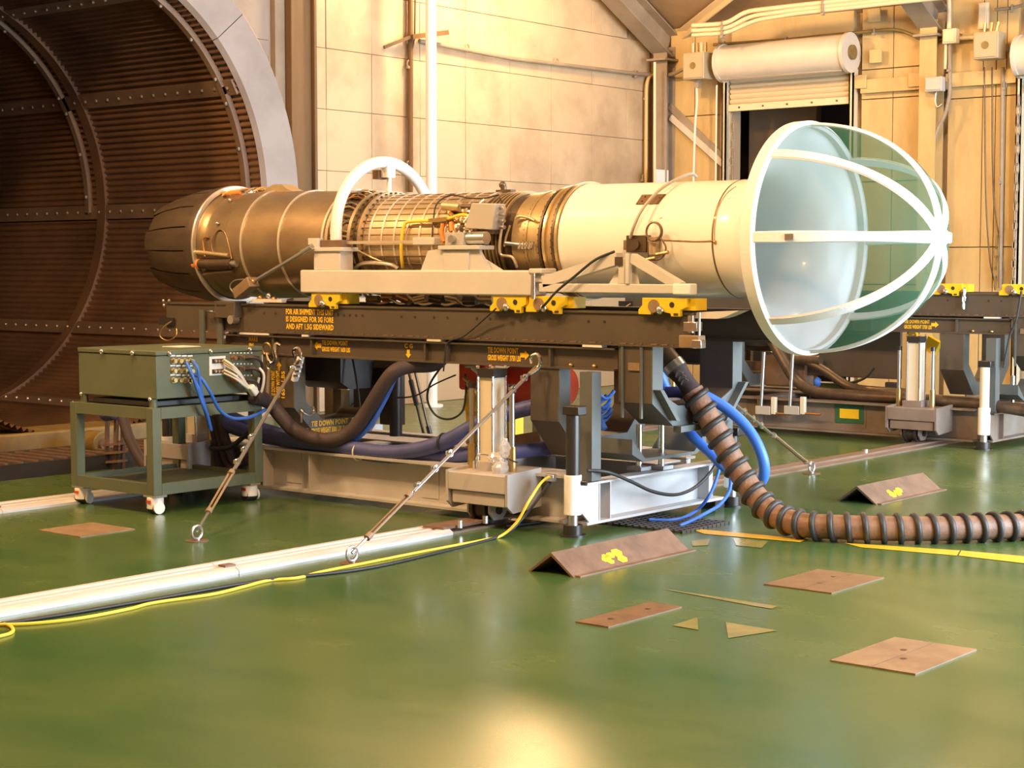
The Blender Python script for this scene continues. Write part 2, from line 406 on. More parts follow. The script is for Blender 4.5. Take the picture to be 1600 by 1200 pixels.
# roof
mb = MB()
for s in (1, -1):
    y0, y1 = RIDGE, RIDGE+s*12.4; z0, z1 = roof_z(RIDGE), roof_z(RIDGE)-.5*12.4
    k = len(mb.v)
    mb.v += [(-15.3, y0, z0), (1.5, y0, z0), (1.5, y1, z1), (-15.3, y1, z1), (-15.3, y0, z0+.15), (1.5, y0, z0+.15), (1.5, y1, z1+.15), (-15.3, y1, z1+.15)]
    mb.f += [tuple(k+i for i in q) for q in ((0,3,2,1),(4,5,6,7),(0,1,5,4),(1,2,6,5),(2,3,7,6),(3,0,4,7))]
ceiling = struct(mb.build('ceiling', 'roof_sheet', smooth=False))
for yy in (20.4, 18.9, 17.4, 15.9, 14.4):
    MB().box((-14.9, yy-.04, roof_z(yy)-.12), (1.2, yy+.04, roof_z(yy)+.02)).build('purlin', 'roof_sheet', ceiling)
# steel frames: column + rafter, both H sections
def hsec(mb, p, q, w, d, up):
    p, q, up = Vector(p), Vector(q), Vector(up)
    mb.bar(p, q, .02, d, up); 
    mb.bar(p+up*(d/2), q+up*(d/2), w, .02, up); mb.bar(p-up*(d/2), q-up*(d/2), w, .02, up)
    return mb
for i, xf in enumerate((-14.58, -10.32)):
    fr_ = tag(bpy.data.objects.new('steel_frame', None), ['pale steel frame in the room corner by the grey pipes', 'pale steel frame between the two roller shutters'][i], 'steel frame', 'portal frames along the back wall'); COL.objects.link(fr_); fr_.location = (xf, YB-.15, 0)
    hsec(MB(), (xf, YB-.13, 0), (xf, YB-.13, 4.98), .24, .22, (0, -1, 0)).build('column', 'steel_paint' if i == 0 else 'back_wall', fr_)
    up = Vector((0, .447, .894))
    a = Vector((xf, YB-.05, 4.98)); b = Vector((xf, RIDGE, 4.98+.5*(YB-.05-RIDGE)))
    hsec(MB(), a, b, .30, .34, up).build('rafter', 'steel_paint', fr_)
    MB().box((xf-.17, YB-.36, 4.76), (xf+.17, YB, 4.79)).build('cap_plate', 'steel_paint', fr_)
# diagonal roof brace in the corner bay
def on_roof(px, py, drop=.12):
    d = _f+_r*((px-800)/FPX)-_u*((py-600)/FPX); t = (EAVE-drop+.5*YB-CAMZ)/(d.z+.5*d.y); return Vector((d.x*t, d.y*t, CAMZ+d.z*t))
b0, b1 = on_roof(1036, 75, .05), on_roof(1128, 2, .05); b2 = b0+(b1-b0)*3
br = MB().bar(b0, b2, .16, .02, (0, .447, .894)).bar(b0+Vector((0,0,-.06)), b2+Vector((0,0,-.06)), .02, .12, (0, .447, .894)).build('roof_brace', 'shutter_tan')
tag(br, 'yellow-lit diagonal angle brace under the roof corner', 'brace')
# low flat wall brace plate in the corner by the shutter
pb = thing('wall_brace', 'flat diagonal brace strips on the back wall between corner column and shutter', 'brace', (-14.0, YB, 2.4))
q = [P(x, y, Y=YB-.05) for x, y in ((1046, 165), (1138, 255), (1138, 285), (1046, 195))]
MB().bar(q[0], q[1], .02, .10).build('strip', 'steel_paint', pb)
MB().bar(P(1048,183,Y=YB-.07), P(1136,262,Y=YB-.07), .03, .09).build('strip', 'drum_grey', pb)

# ------------------------------------------------------------------ roller shutters
def shutter(x0, x1, zb, zh, label, group, drum_r=.25):
    t = thing('roller_shutter', label, 'roller shutter', ((x0+x1)/2, YB, 0), group)
    yc = YB-.28
    MB().cyl((x0+.06, yc, zh), (x1+.05, yc, zh), drum_r, n=40).build('hood', 'drum_grey', t)
    MB().tube([(x0+.02, yc-.1, zh-.24), (x1+.02, yc-.1, zh-.25)], .02).build('hood_lip', 'steel', t)
    poly = [(yc+.275*math.cos(a), zh+.275*math.sin(a)) for a in [2*PI*i/20 for i in range(20)]]
    for xx in (x0+.01, x1+.05):
        e = MB().prism(poly, 'x', xx, xx+.05).build('end_plate', 'drum_grey', t)
        MB().cyl((xx+.05, yc, zh), (xx+.09, yc, zh), .10, n=20).build('bearing', 'ochre', e)
    z = zh-.12; n = 0
    while z-.075 > zb+.09:
        MB().prism([(YB-.06, z), (YB-.085, z-.015), (YB-.10, z-.035), (YB-.085, z-.06), (YB-.06, z-.073)], 'x', x0+.03, x1-.03).build('slat', 'shutter_tan', t); z -= .075
    b = MB().box((x0+.01, YB-.11, zb), (x1-.01, YB-.05, z-.002)).build('bottom_bar', 'shutter_tan', t, bevel=.004)
    mb = MB()
    for k in range(5): mb.cyl((x0+.2+k*(x1-x0-.4)/4, YB-.12, zb+.05), (x0+.2+k*(x1-x0-.4)/4, YB-.11, zb+.05), .015, n=8)
    mb.build('bolt', 'dark_metal', b, kind='stuff')
    for xx in (x0-.07, x1): MB().box((xx, YB-.15, 0), (xx+.02, YB-.02, zh-.2)).box((xx, YB-.15, 0), (xx+.07, YB-.13, zh-.2)).box((xx+.05, YB-.15, 0), (xx+.07, YB-.02, zh-.2)).build('guide_rail', 'shutter_tan', t)
    return t
s1 = shutter(DX0, DX1, P(1240, 168, Y=YB-.08).z, 4.64, 'half-raised tan roller shutter behind the netted inlet bell', 'roller shutters')
s2 = shutter(D2X0, D2X0+2.5, P(1600, 145, Y=YB-.08).z, 4.40, 'roller shutter cut off by the right edge of the picture', 'roller shutters')
def chain(name, label, p, q, link=.075, m='steel', group=None, r=.008):
    p, q = Vector(p), Vector(q); n = max(2, int((q-p).length/link)); d = (q-p)/n; t = thing(name, label, 'chain', q if q.z < p.z else p, group)
    a = d.normalized(); s = a.cross(Vector((0,1,0)) if abs(a.y) < .9 else Vector((1,0,0))).normalized(); u = s.cross(a)
    for i in range(n):
        c = p+d*(i+.5); e = s if i % 2 else u; L = d.length*.68
        pts = [c+a*(L*math.cos(k*PI/5))+e*(.42*link*.55*math.sin(k*PI/5)) for k in range(10)]
        MB().tube(pts, r, 5, True).build('link', m, t)
    return t
chain('door_chain', 'chain loop hanging at the jamb of the half-raised shutter', P(1144,180,Y=YB-.2), P(1142,300,Y=YB-.2), .11, 'steel_paint')
chain('door_chain', 'long chain hanging beside the shutter at the picture edge', P(1592,150,Y=YB-.2), P(1583,450,Y=YB-.2), .12, 'steel_paint')
chain('door_chain', 'short chain hanging low in front of the tan back wall', P(1558,370,Y=YB-.15), P(1555,450,Y=YB-.15), .12, 'ochre')

# ------------------------------------------------------------------ conduits, boxes and cords on the walls
def conduit(label, pts, r, m='back_wall', clamps=(), name='conduit', group='conduits on the walls', k=6):
    t = thing(name, label, 'pipe', pts[0], group)
    MB().tube(pts if k == 1 else spline(pts, k), r, 10).build('pipe', m, t)
    for c in clamps:
        c = Vector(c); MB().torus(c, r+.012, .012, 'x', 10, 5).box(c+Vector((-.02, -.05, -.06)), c+Vector((.02, .0, -.03))).build('clamp', 'steel_paint', t)
    return t
def fil(pts, r=.12):     # round the corners of a pipe run
    pts = [Vector(p) for p in pts]; out = [pts[0]]
    for a, b, c in zip(pts[:-2], pts[1:-1], pts[2:]):
        d1 = (a-b); d2 = (c-b); rr = min(r, d1.length*.45, d2.length*.45); s, e = b+d1.normalized()*rr, b+d2.normalized()*rr
        out += [s+(b-s)*t*(2-t)*.5*0+((1-t)**2*s+2*t*(1-t)*b+t*t*e-s) for t in (0, .25, .5, .75, 1)]
    out.append(pts[-1]); return out
WX = XE+.06
conduit('thin brown conduit running level across the end wall to the corner', fil([P(655,64,X=WX), P(800,92,X=WX), P(1000,116,X=WX), P(1024,117,X=WX), P(1050,117,Y=YB-.2), P(1072,106,Y=YB-.3)]), .028, 'steel_paint', [P(730,74,X=WX), P(870,96,X=WX), P(995,115,X=WX)], k=1)
conduit('upright brown conduit on the end wall beside the white pole', [P(641,-20,X=WX), P(641,300,X=WX)], .035, 'brown_column', [P(640,100,X=WX), P(640,257,X=WX)], k=1)
conduit('thin upright wire conduit left of the white pole', fil([P(649,-20,X=WX), P(648,60,X=WX), P(643,80,X=WX)]), .012, 'brown_column', k=1)
tag(MB().bar(P(641,58,X=WX+.1), P(697,51,X=WX+.1), .10, .06).bar(P(641,58,X=WX+.1), P(600,74,X=WX-.05), .05, .04).build('wall_bracket', 'brown_column'), 'rusty angle bracket on the end wall behind the white pole', 'bracket')
wp = thing('wall_pole', 'thick white vertical pole rising behind the engine', 'pole', P(672, 640, X=XE+.5))
a = P(673, -60, X=XE+.5); MB().cyl((a.x, a.y, 0), (a.x, a.y, 7.4), .068, n=24).build('pole', 'white_paint', wp); MB().cyl((a.x, a.y, 0), (a.x, a.y, .03), .14, n=24).build('base_plate', 'white_paint', wp)
conduit('bent conduit dropping from the corner run down the end wall', fil([P(1022,117,X=WX+.02), P(1013,121,X=WX+.02), P(1010,135,X=WX+.02), P(1009,290,X=WX+.02)], .2), .028, 'back_wall', [P(1010,150,X=WX), P(1006,277,X=WX)], k=1)
conduit('narrow upright conduit on the corner column', [P(1023,97,X=-14.45), P(1023,300,X=-14.45)], .02, 'shutter_tan', k=1)
YP = YB-.12
YP, YQ = YB-.9, YP
for k, (dy, lab) in enumerate(((0, 'topmost of three bent conduits above the half-raised shutter'), (8, 'middle of three bent conduits above the half-raised shutter'), (15, 'lowest of three bent conduits above the half-raised shutter'))):
    conduit(lab, fil([P(1082,40+dy,Y=YP), P(1136,37+dy,Y=YP), P(1166-2+k*8,18+dy*.9,Y=YP), P(1240+k*4,9+dy*.8,Y=YP), P(1420,-10+dy*.8,Y=YP), P(1750,-44+dy*.8,Y=YP)], .15), .032-.002*k, 'shutter_tan', [P(1130,38+dy,Y=YP), P(1287,5+dy*.8,Y=YP)], k=1)
YP = YQ
conduit('thin conduit running along the top of the shutter hood', fil([P(1115,70,Y=YP), P(1228,62,Y=YP), P(1367,48,Y=YP), P(1405,45,Y=YP), P(1443,64,Y=YP), P(1475,60,Y=YP)], .3), .022, 'ochre', [P(1132,69,Y=YP), P(1229,61,Y=YP), P(1367,48,Y=YP)], k=1)
conduit('conduit linking the square box and the tilted control box', [P(1497,60,Y=YP), P(1532,58,Y=YP)], .028, 'shutter_tan', k=1)
conduit('conduit entering the square box from above', [P(1483,-10,Y=YP-.1), P(1483,45,Y=YP-.1)], .03, 'shutter_tan', k=1)
conduit('bent conduit dropping from the square box past the netted bell', fil([P(1484,65,Y=YP-.1), P(1484,165,Y=YP-.1), P(1456,220,Y=YP-.1), P(1454,295,Y=YP-.1), P(1454,420,Y=YP-.1)], .25), .026, 'steel_paint', [P(1484,105,Y=YP-.1), P(1455,290,Y=YP-.1)], k=1)
conduit('short conduit stub below the square box', [P(1478,66,Y=YP-.1), P(1477,108,Y=YP-.1)], .022, 'shutter_tan', k=1)
conduit('slender upright conduit near the right picture edge', [P(1567,105,Y=YP), P(1563,450,Y=YP)], .026, 'steel_paint', [P(1570,133,Y=YP), P(1564,280,Y=YP)], k=1)
conduit('looped conduit above the tilted control box at the right edge', fil([P(1555,15,Y=YP-.05), P(1580,13,Y=YP-.05), P(1612,4,Y=YP-.05)]), .022, 'steel_paint', [P(1582,12,Y=YP-.05)], k=1)
def jbox(label, c, w, d, h, m, tilt=0, group='electrical boxes on the back wall', disc=False):
    t = thing('control_box', label, 'electrical box', c, group); t.rotation_euler = (0, 0, 0)
    x, y, z = c
    k = [(x-w/2, z-h/2), (x+w/2, z-h/2+.0), (x+w/2, z+h/2), (x-w/2, z+h/2)]
    MB().prism(k, 'y', y-d/2, y+d/2).build('body', m, t, bevel=.01)
    MB().box((x-w/2+.02, y-d/2-.015, z-h/2+.02), (x+w/2-.02, y-d/2, z+h/2-.02)).build('cover', m, t, bevel=.004)
    if y+d/2 < YB-.15: MB().box((x-w*.3, y+d/2, z-.05), (x+w*.3, YB, z+.05)).build('mount', 'steel_paint', t)
    if disc: MB().cyl((x, y-d/2-.02, z), (x, y-d/2-.014, z), .05, n=16).build('disc_mark', 'ochre', t)
    return t
c = P(1091, 104, Y=YB-.45); t = jbox('tan control box with a yellow disc on the wall in the corner by the shutter', c, .36, .26, .38, 'box_tan', disc=True)
for k in range(4): MB().cyl((c.x-.10+k*.07, c.y+.02, c.z+.18), (c.x-.12+k*.07, c.y+.05, c.z+.34), .022, n=8).build('gland', 'brass' if k % 2 else 'shutter_tan', t)
MB().box((c.x-.05, c.y-.03, c.z-.30), (c.x+.02, c.y+.05, c.z-.18)).build('gland', 'steel_paint', t)
c = P(1546, 72, Y=YB-.4); t = jbox('brown control box beside the shutter at the picture edge', c, .34, .24, .34, 'box_tan', disc=True)
for k in range(3): MB().cyl((c.x-.08+k*.08, c.y+.02, c.z+.17), (c.x-.08+k*.09, c.y+.04, c.z+.30), .024, n=8).build('gland', 'brass', t)
jbox('small square pale junction box on the conduit crossing', P(1486, 57, Y=YP-.12), .19, .12, .19, 'shutter_tan')
c = P(1461, 132, Y=YB-.32); t = jbox('grey switch box with a hook on the second wall column', c, .24, .12, .19, 'box_grey')
cable('hook', [(c.x+.02, c.y, c.z-.10), (c.x+.02, c.y-.02, c.z-.22), (c.x+.05, c.y-.02, c.z-.30), (c.x+.12, c.y-.02, c.z-.26)], .014, 'steel', t)
jbox('flat tan wall box above the tilted control box', P(1537, 25, Y=YB-.1), .14, .06, .34, 'shutter_tan')
tag(MB().box(P(1022,287,X=XE+.4), P(1043,266,X=XE+.4)+Vector((.02,0,0))).build('notice', 'paper_white', bevel=.004), 'small white notice on the wall above the white duct', 'notice')
tag(cable('hanging_cable', [P(1088,132,Y=YB-.45), P(1089,160,Y=YB-.45), P(1086,200,Y=YB-.5), P(1083,300,Y=YB-.5)], .016, 'cable_white'), 'pale cord hanging from the corner control box', 'cord', 'hanging cords')
tag(cable('hanging_cable', [P(1120,133,Y=YB-.35), P(1119,200,Y=YB-.35), P(1118,310,Y=YB-.35)], .012, 'cable_white'), 'thin white cord hanging beside the shutter guide', 'cord', 'hanging cords')
for k, (x, lab) in enumerate(((1538, 'dark thin wire hanging down the tan back wall, nearer the netted bell'), (1550, 'dark thin wire hanging down the tan back wall, nearer the picture edge'))):
    tag(cable('hanging_wire', [P(x,105,Y=YB-.1), P(x+2,300,Y=YB-.1), P(x+8+8*k,400,Y=YB-.12), P(x+16,440,Y=YB-.1)], .01, 'dark_metal'), lab, 'wire', 'hanging wires')

# high-bay sodium lamps under the roof (their light lives with them)
for i, (x, y, z, watts) in enumerate(LAMPS):
    t = thing('high_bay_lamp', 'sodium high-bay lamp under the roof '+['near the end wall and white pole', 'before the roller shutters', 'above the green cart side', 'above the exhaust tube mouth on the camera side', 'beyond the netted bell', 'behind the camera'][i], 'lamp', (x, y, z), 'high-bay lamps')
    MB().lathe([(0, .06), (.10, .10), (.22, .24), (.34, .30)], (0, 0), 24)
    mb = MB(); prof = [(.30, .05), (.26, .10), (.12, .24), (0, .30)]
    k = 24
    for zz, rr in prof:
        for j in range(k): mb.v.append((x+rr*math.cos(2*PI*j/k), y+rr*math.sin(2*PI*j/k), z+zz))
    for a in range(3):
        for j in range(k): mb.f.append((a*k+j, a*k+(j+1) % k, (a+1)*k+(j+1) % k, (a+1)*k+j))
    mb.build('reflector', 'steel', t)
    MB().ball((x, y, z+.10), .07, 12, 8, (1, 1, 1.5)).build('bulb', 'lamp_glow', t)
    MB().cyl((x, y, z+.30), (x, y, roof_z(y)), .015, n=8).build('rod', 'steel', t)
    ld = bpy.data.lights.new('lamp_light', 'POINT'); ld.energy = watts; ld.color = LAMP_COLOR; ld.shadow_soft_size = .25
    lo = bpy.data.objects.new('lamp_light', ld); COL.objects.link(lo); lo.parent = t; lo.location = (0, 0, -.18)

# ------------------------------------------------------------------ exhaust tube
TC, TR, TX = (9.75, 2.41), 2.21, -13.05
tube_t = thing('exhaust_tube', 'huge dark brown corrugated exhaust tube behind the engine nozzle', 'exhaust tube', (TX, TC[0], 0))
NC = 208; n = NC*4; mb = MB(); xs = [TX, -13.6, -14.4, -15.5, -17, -19, -22, -26]
for x in xs:
    for i in range(n):
        a = 2*PI*i/n; r = TR+.02*math.cos(NC*a); mb.v.append((x, TC[0]+r*math.sin(a), TC[1]+r*math.cos(a)))
for k in range(len(xs)-1):
    for i in range(n): j = (i+1) % n; mb.f.append((k*n+i, k*n+j, (k+1)*n+j, (k+1)*n+i))
mb.build('corrugated_liner', 'tube_liner', tube_t, sharp=180)
MB().lathe([(TX, TR+.03), (-26, TR+.06)], TC, 96).build('outer_shell', 'tube_strap', tube_t)
MB().lathe([(XE-.1, TR+.04), (XE-.1, 3.5)], TC, 64).build('wall_collar', 'wall_backing', tube_t)
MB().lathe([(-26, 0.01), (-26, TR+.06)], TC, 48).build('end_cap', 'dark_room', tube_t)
for a0, a1 in ((.003, .80), (.803, 1.57), (1.573, 2.20), (-.80, 0), (-1.57, -.803), (-2.2, -1.573)):
    MB().lathe([(TX, TR-.005), (TX+.05, TR+.03), (TX+.12, 2.60), (TX+.09, 2.63), (TX-.02, 2.57), (TX-.04, TR+.05)], TC, 24, a0, a1).build('lip_panel', 'tube_lip', tube_t)
for x in (-15.6, -19.2): MB().lathe([(x+.07, TR+.02), (x+.07, TR-.04), (x-.07, TR-.04), (x-.07, TR+.02)], TC, 160).build('rib_ring', 'tube_liner', tube_t)
def tube_ang(px, py):
    d = _f+_r*((px-800)/FPX)-_u*((py-600)/FPX); oy, oz = -TC[0], CAMZ-TC[1]
    A = d.y**2+d.z**2; B = 2*(oy*d.y+oz*d.z); C_ = oy*oy+oz*oz-TR*TR; t = (-B+math.sqrt(max(B*B-4*A*C_, 0)))/(2*A)
    return math.atan2(oy+d.y*t, oz+d.z*t), d.x*t
for px, py in ((300, 141), (90, 334), (90, 513), (90, 632), (60, 12)):
    a, _ = tube_ang(px, py); w = .078; rr = TR-.035
    ring = [(rr+.03, -w), (rr, -w), (rr, w), (rr+.03, w)]; mb = MB(); bo = MB()
    poly = [(TC[0]+r_*math.sin(a+o/TR), TC[1]+r_*math.cos(a+o/TR)) for r_, o in ring]
    mb.prism(poly, 'x', TX-.02, -22); st = mb.build('strap', 'tube_strap', tube_t)
    for k in range(46):
        x = TX-.12-k*.19; c = (x, TC[0]+(rr-.004)*math.sin(a), TC[1]+(rr-.004)*math.cos(a)); bo.ball(c, .018, 6, 4)
    bo.build('bolt_row', 'dull_bolt', st, kind='stuff')
for px, py, x in ((300, 55, -13.2), (390, 230, -13.2), (125, 240, -15.78), (60, 90, -15.78)):
    a, _ = tube_ang(px, py); m_ = MB().lathe([(x, TR-.01), (x, TR-.07), (x-.07, TR-.07), (x-.07, TR-.01)], TC, 14, a-.30, a+.30).build('clip_angle', 'tube_strap', tube_t)
    bo = MB()
    for k in (-.22, 0, .22): bo.ball((x-.035, TC[0]+(TR-.075)*math.sin(a+k), TC[1]+(TR-.075)*math.cos(a+k)), .022, 6, 4)
    bo.build('bolt_row', 'bolt_steel', m_, kind='stuff')

# plinth with cross bars in front of the tube mouth
q0 = P(0, 752, Z=0); PXF = q0.x
pt = thing('ramp_plinth', 'low dark plinth with pale cross bars in front of the exhaust tube', 'plinth', (PXF, 8, 0))
MB().box((PXF-.9, 5.5, 0), (PXF, 10.6, .125)).build('body', 'plinth_dark', pt)
for k in range(34):
    y = 5.6+k*.148
    MB().box((PXF-.75, y, .125), (PXF-.02, y+.022, .140)).build('cross_bar', 'rusty', pt)
cu = tag(MB().box((TX-.5, 7.2, 0), (PXF-.92, 11.6, .27)).build('kerb_step', 'ochre', bevel=.02), 'ochre kerb step between plinth and exhaust tube', 'step')
chain('floor_chain', 'rusty chain strung above the ochre kerb at the tube mouth', (PXF-1.05, 6.3, .30), (PXF-1.05, 9.0, .33), .09, 'rusty', r=.009)
p = P(152, 693, X=PXF-.5)
wv = thing('drum_end', 'ochre round drum end standing beside the tube plinth', 'drum', (p.x, p.y, .13))
MB().cyl((p.x-.12, p.y, p.z), (p.x+.10, p.y, p.z), .115, n=24).build('drum', 'ochre', wv, bevel=.01); MB().cyl((p.x+.1, p.y, p.z), (p.x+.13, p.y, p.z), .06, n=16).build('hub', 'rusty', wv)
MB().box((p.x-.05, p.y-.05, .14), (p.x+.05, p.y+.05, p.z)).build('foot', 'ochre', wv)
ls = thing('step_stand', 'small rusty step stand seen through the green cart frame', 'stand', (PX(178,9.3), 9.3, 0))
for x in (168, 182): MB().bar(P(x, 655, Y=9.3), P(x-2, 735, Y=9.3), .03, .03).build('leg', 'rusty', ls)
for y in (695, 708, 722): MB().bar(P(168, y, Y=9.3), P(192, y-2, Y=9.3), .10, .02).build('tread', 'rusty', ls)
MB().bar(P(192,650,Y=9.34), P(192,735,Y=9.34), .03, .03).build('leg', 'rusty', ls)

# ================================================================== floor rails, plates and loose iron
def rail(label, x0, x1, y0, y1, m, h, group='floor rails'):
    t = thing('floor_rail', label, 'rail', ((x0+x1)/2, y0, 0), group); w = x1-x0
    if m == 'rail_alu':
        poly = [(x0, 0), (x1, 0), (x1, h*.5), (x1-.03, h), (x1-.09, h), (x1-.10, h*.75), (x1-.13, h*.75), (x1-.14, h), (x0+.10, h), (x0+.09, h*.75), (x0+.05, h*.75), (x0+.04, h), (x0, h)]
        edges = [y0+(y1-y0)*k/4 for k in range(5)] if y1-y0 > 4 else [y0, y1]
        for a, b in zip(edges[:-1], edges[1:]): MB().prism(poly, 'y', a+.003, b-.003).build('cover_length', m, t)
        for e in edges[1:-1]: MB().box((x1-.12, e-.05, h), (x1-.06, e+.03, h+.012)).build('joint_clip', 'rusty', t)
    else:
        MB().prism([(x0, 0), (x1, 0), (x1, .015), (x1-.08, .02), (x1-.08, h), (x0+.08, h), (x0+.08, .02), (x0, .015)], 'y', y0, y1).build('rail_bar', m, t)
    return t
rail('silver rail cover running past the cart to the wheel of the grey trolley', -7.65, -7.385, 1.0, 8.42, 'rail_alu', .035)
rn = rail('brown steel rail linking the two trolleys across the floor', -7.70, -7.40, 8.44, 20.5, 'rail_steel', .035)
for px, py in ((1352, 707), ):
    p = P(px, py, Z=.03); MB().cyl((p.x, p.y, .02), (p.x, p.y, .06), .03, n=10).build('rail_bolt', 'bolt_steel', rn)
rail('silver rail cover under the green cart casters', -10.82, -10.50, 3.0, 8.5, 'rail_alu', .035)
rail('brown steel rail running behind the green cart', -10.82, -10.50, 8.52, 20.5, 'rail_steel', .035)
jt = thing('rail_joint', 'rusty fishplate with bolts at the end of the silver rail cover', 'fishplate', (-7.5, 8.5, .035))
MB().box((-7.60, 8.36, .035), (-7.42, 8.86, .05)).build('plate', 'rusty', jt)
for yy in (8.50, 8.76): MB().cyl((-7.40, yy, .035), (-7.40, yy, .085), .02, n=8).build('bolt', 'bolt_steel', jt)
def angle_iron(label, x, y0, y1):
    t = thing('angle_iron', label, 'angle iron', (x, (y0+y1)/2, 0), 'upturned angle irons on the floor')
    w, h = .165, .125
    MB().prism([(x-w, 0), (x-w+.02, 0), (x, h-.02), (x+w-.02, 0), (x+w, 0), (x, h)], 'y', y0, y1).build('angle', 'rusty', t)
    mb = MB()
    for k in range(7):
        yy = y0+.36*(y1-y0)+random.uniform(-.06, .12); s = random.uniform(.012, .035); f = random.uniform(.45, .8)
        c = Vector((x+w*f, yy, h*(1-f)+.0025)); a = Vector((0, 1, 0)); b = Vector((w, 0, -h)).normalized(); j = len(mb.v)
        mb.v += [tuple(c+a*s*math.cos(q*PI/3)*1.5+b*s*math.sin(q*PI/3)) for q in range(6)]; mb.f.append(tuple(range(j, j+6)))
    mb.build('paint_daub', 'stencil_yellow', t)
    MB().box((x+w-.02, y0+.02, 0), (x+w+.03, y1+.02, .008)).build('base_strip', 'rusty', t)
angle_iron('rusty upturned angle iron on the open green floor nearest the camera', -6.0, 7.68, 8.86)
angle_iron('rusty upturned angle iron beyond the corrugated brown hose', -6.08, 11.46, 12.55)
def plate(label, x0, x1, y0, y1, m, holes, split=None):
    t = thing('floor_plate', label, 'floor plate', ((x0+x1)/2, (y0+y1)/2, 0), 'steel plates let into the floor')
    if split:
        MB().box((x0, y0, 0), (split-.003, y1, .007)).build('plate', m, t); MB().box((split+.003, y0, 0), (x1, y1, .007)).build('plate', m, t)
    else: MB().box((x0, y0, 0), (x1, y1, .007)).build('plate', m, t)
    for hx, hy in holes: MB().cyl((hx, hy, .006), (hx, hy, .009), .016, n=12).build('screw_hole', 'dark_metal', t)
plate('tan floor plate beside the front caster of the green cart', -9.63, -9.17, 6.80, 7.24, 'tan_plate', [])
plate('narrow rusty floor plate with two worn discs', -5.08, -4.88, 6.70, 7.34, 'rust_plate', [(-4.98, 6.86), (-4.98, 7.18)])
plate('rusty floor plate below the yellow line', -4.89, -4.47, 8.16, 8.76, 'rust_plate', [(-4.66, 8.38), (-4.70, 8.60)], -4.66)
plate('largest rusty floor plate, nearest the camera', -3.70, -3.29, 6.75, 7.37, 'tan_plate', [(-3.46, 6.98), (-3.54, 7.14)], -3.50)
gr = thing('floor_grating', 'black bar grating on the floor under the white end beam', 'grating', (-6.6, 9.6, 0))
for k in range(14): MB().box((-6.98+k*.055, 9.40, 0), (-6.97+k*.055, 9.98, .018)).build('bar', 'grating', gr)
for k in range(12): MB().box((-6.98, 9.40+k*.052, 0), (-6.25, 9.41+k*.052, .014)).build('cross_bar', 'grating', gr)

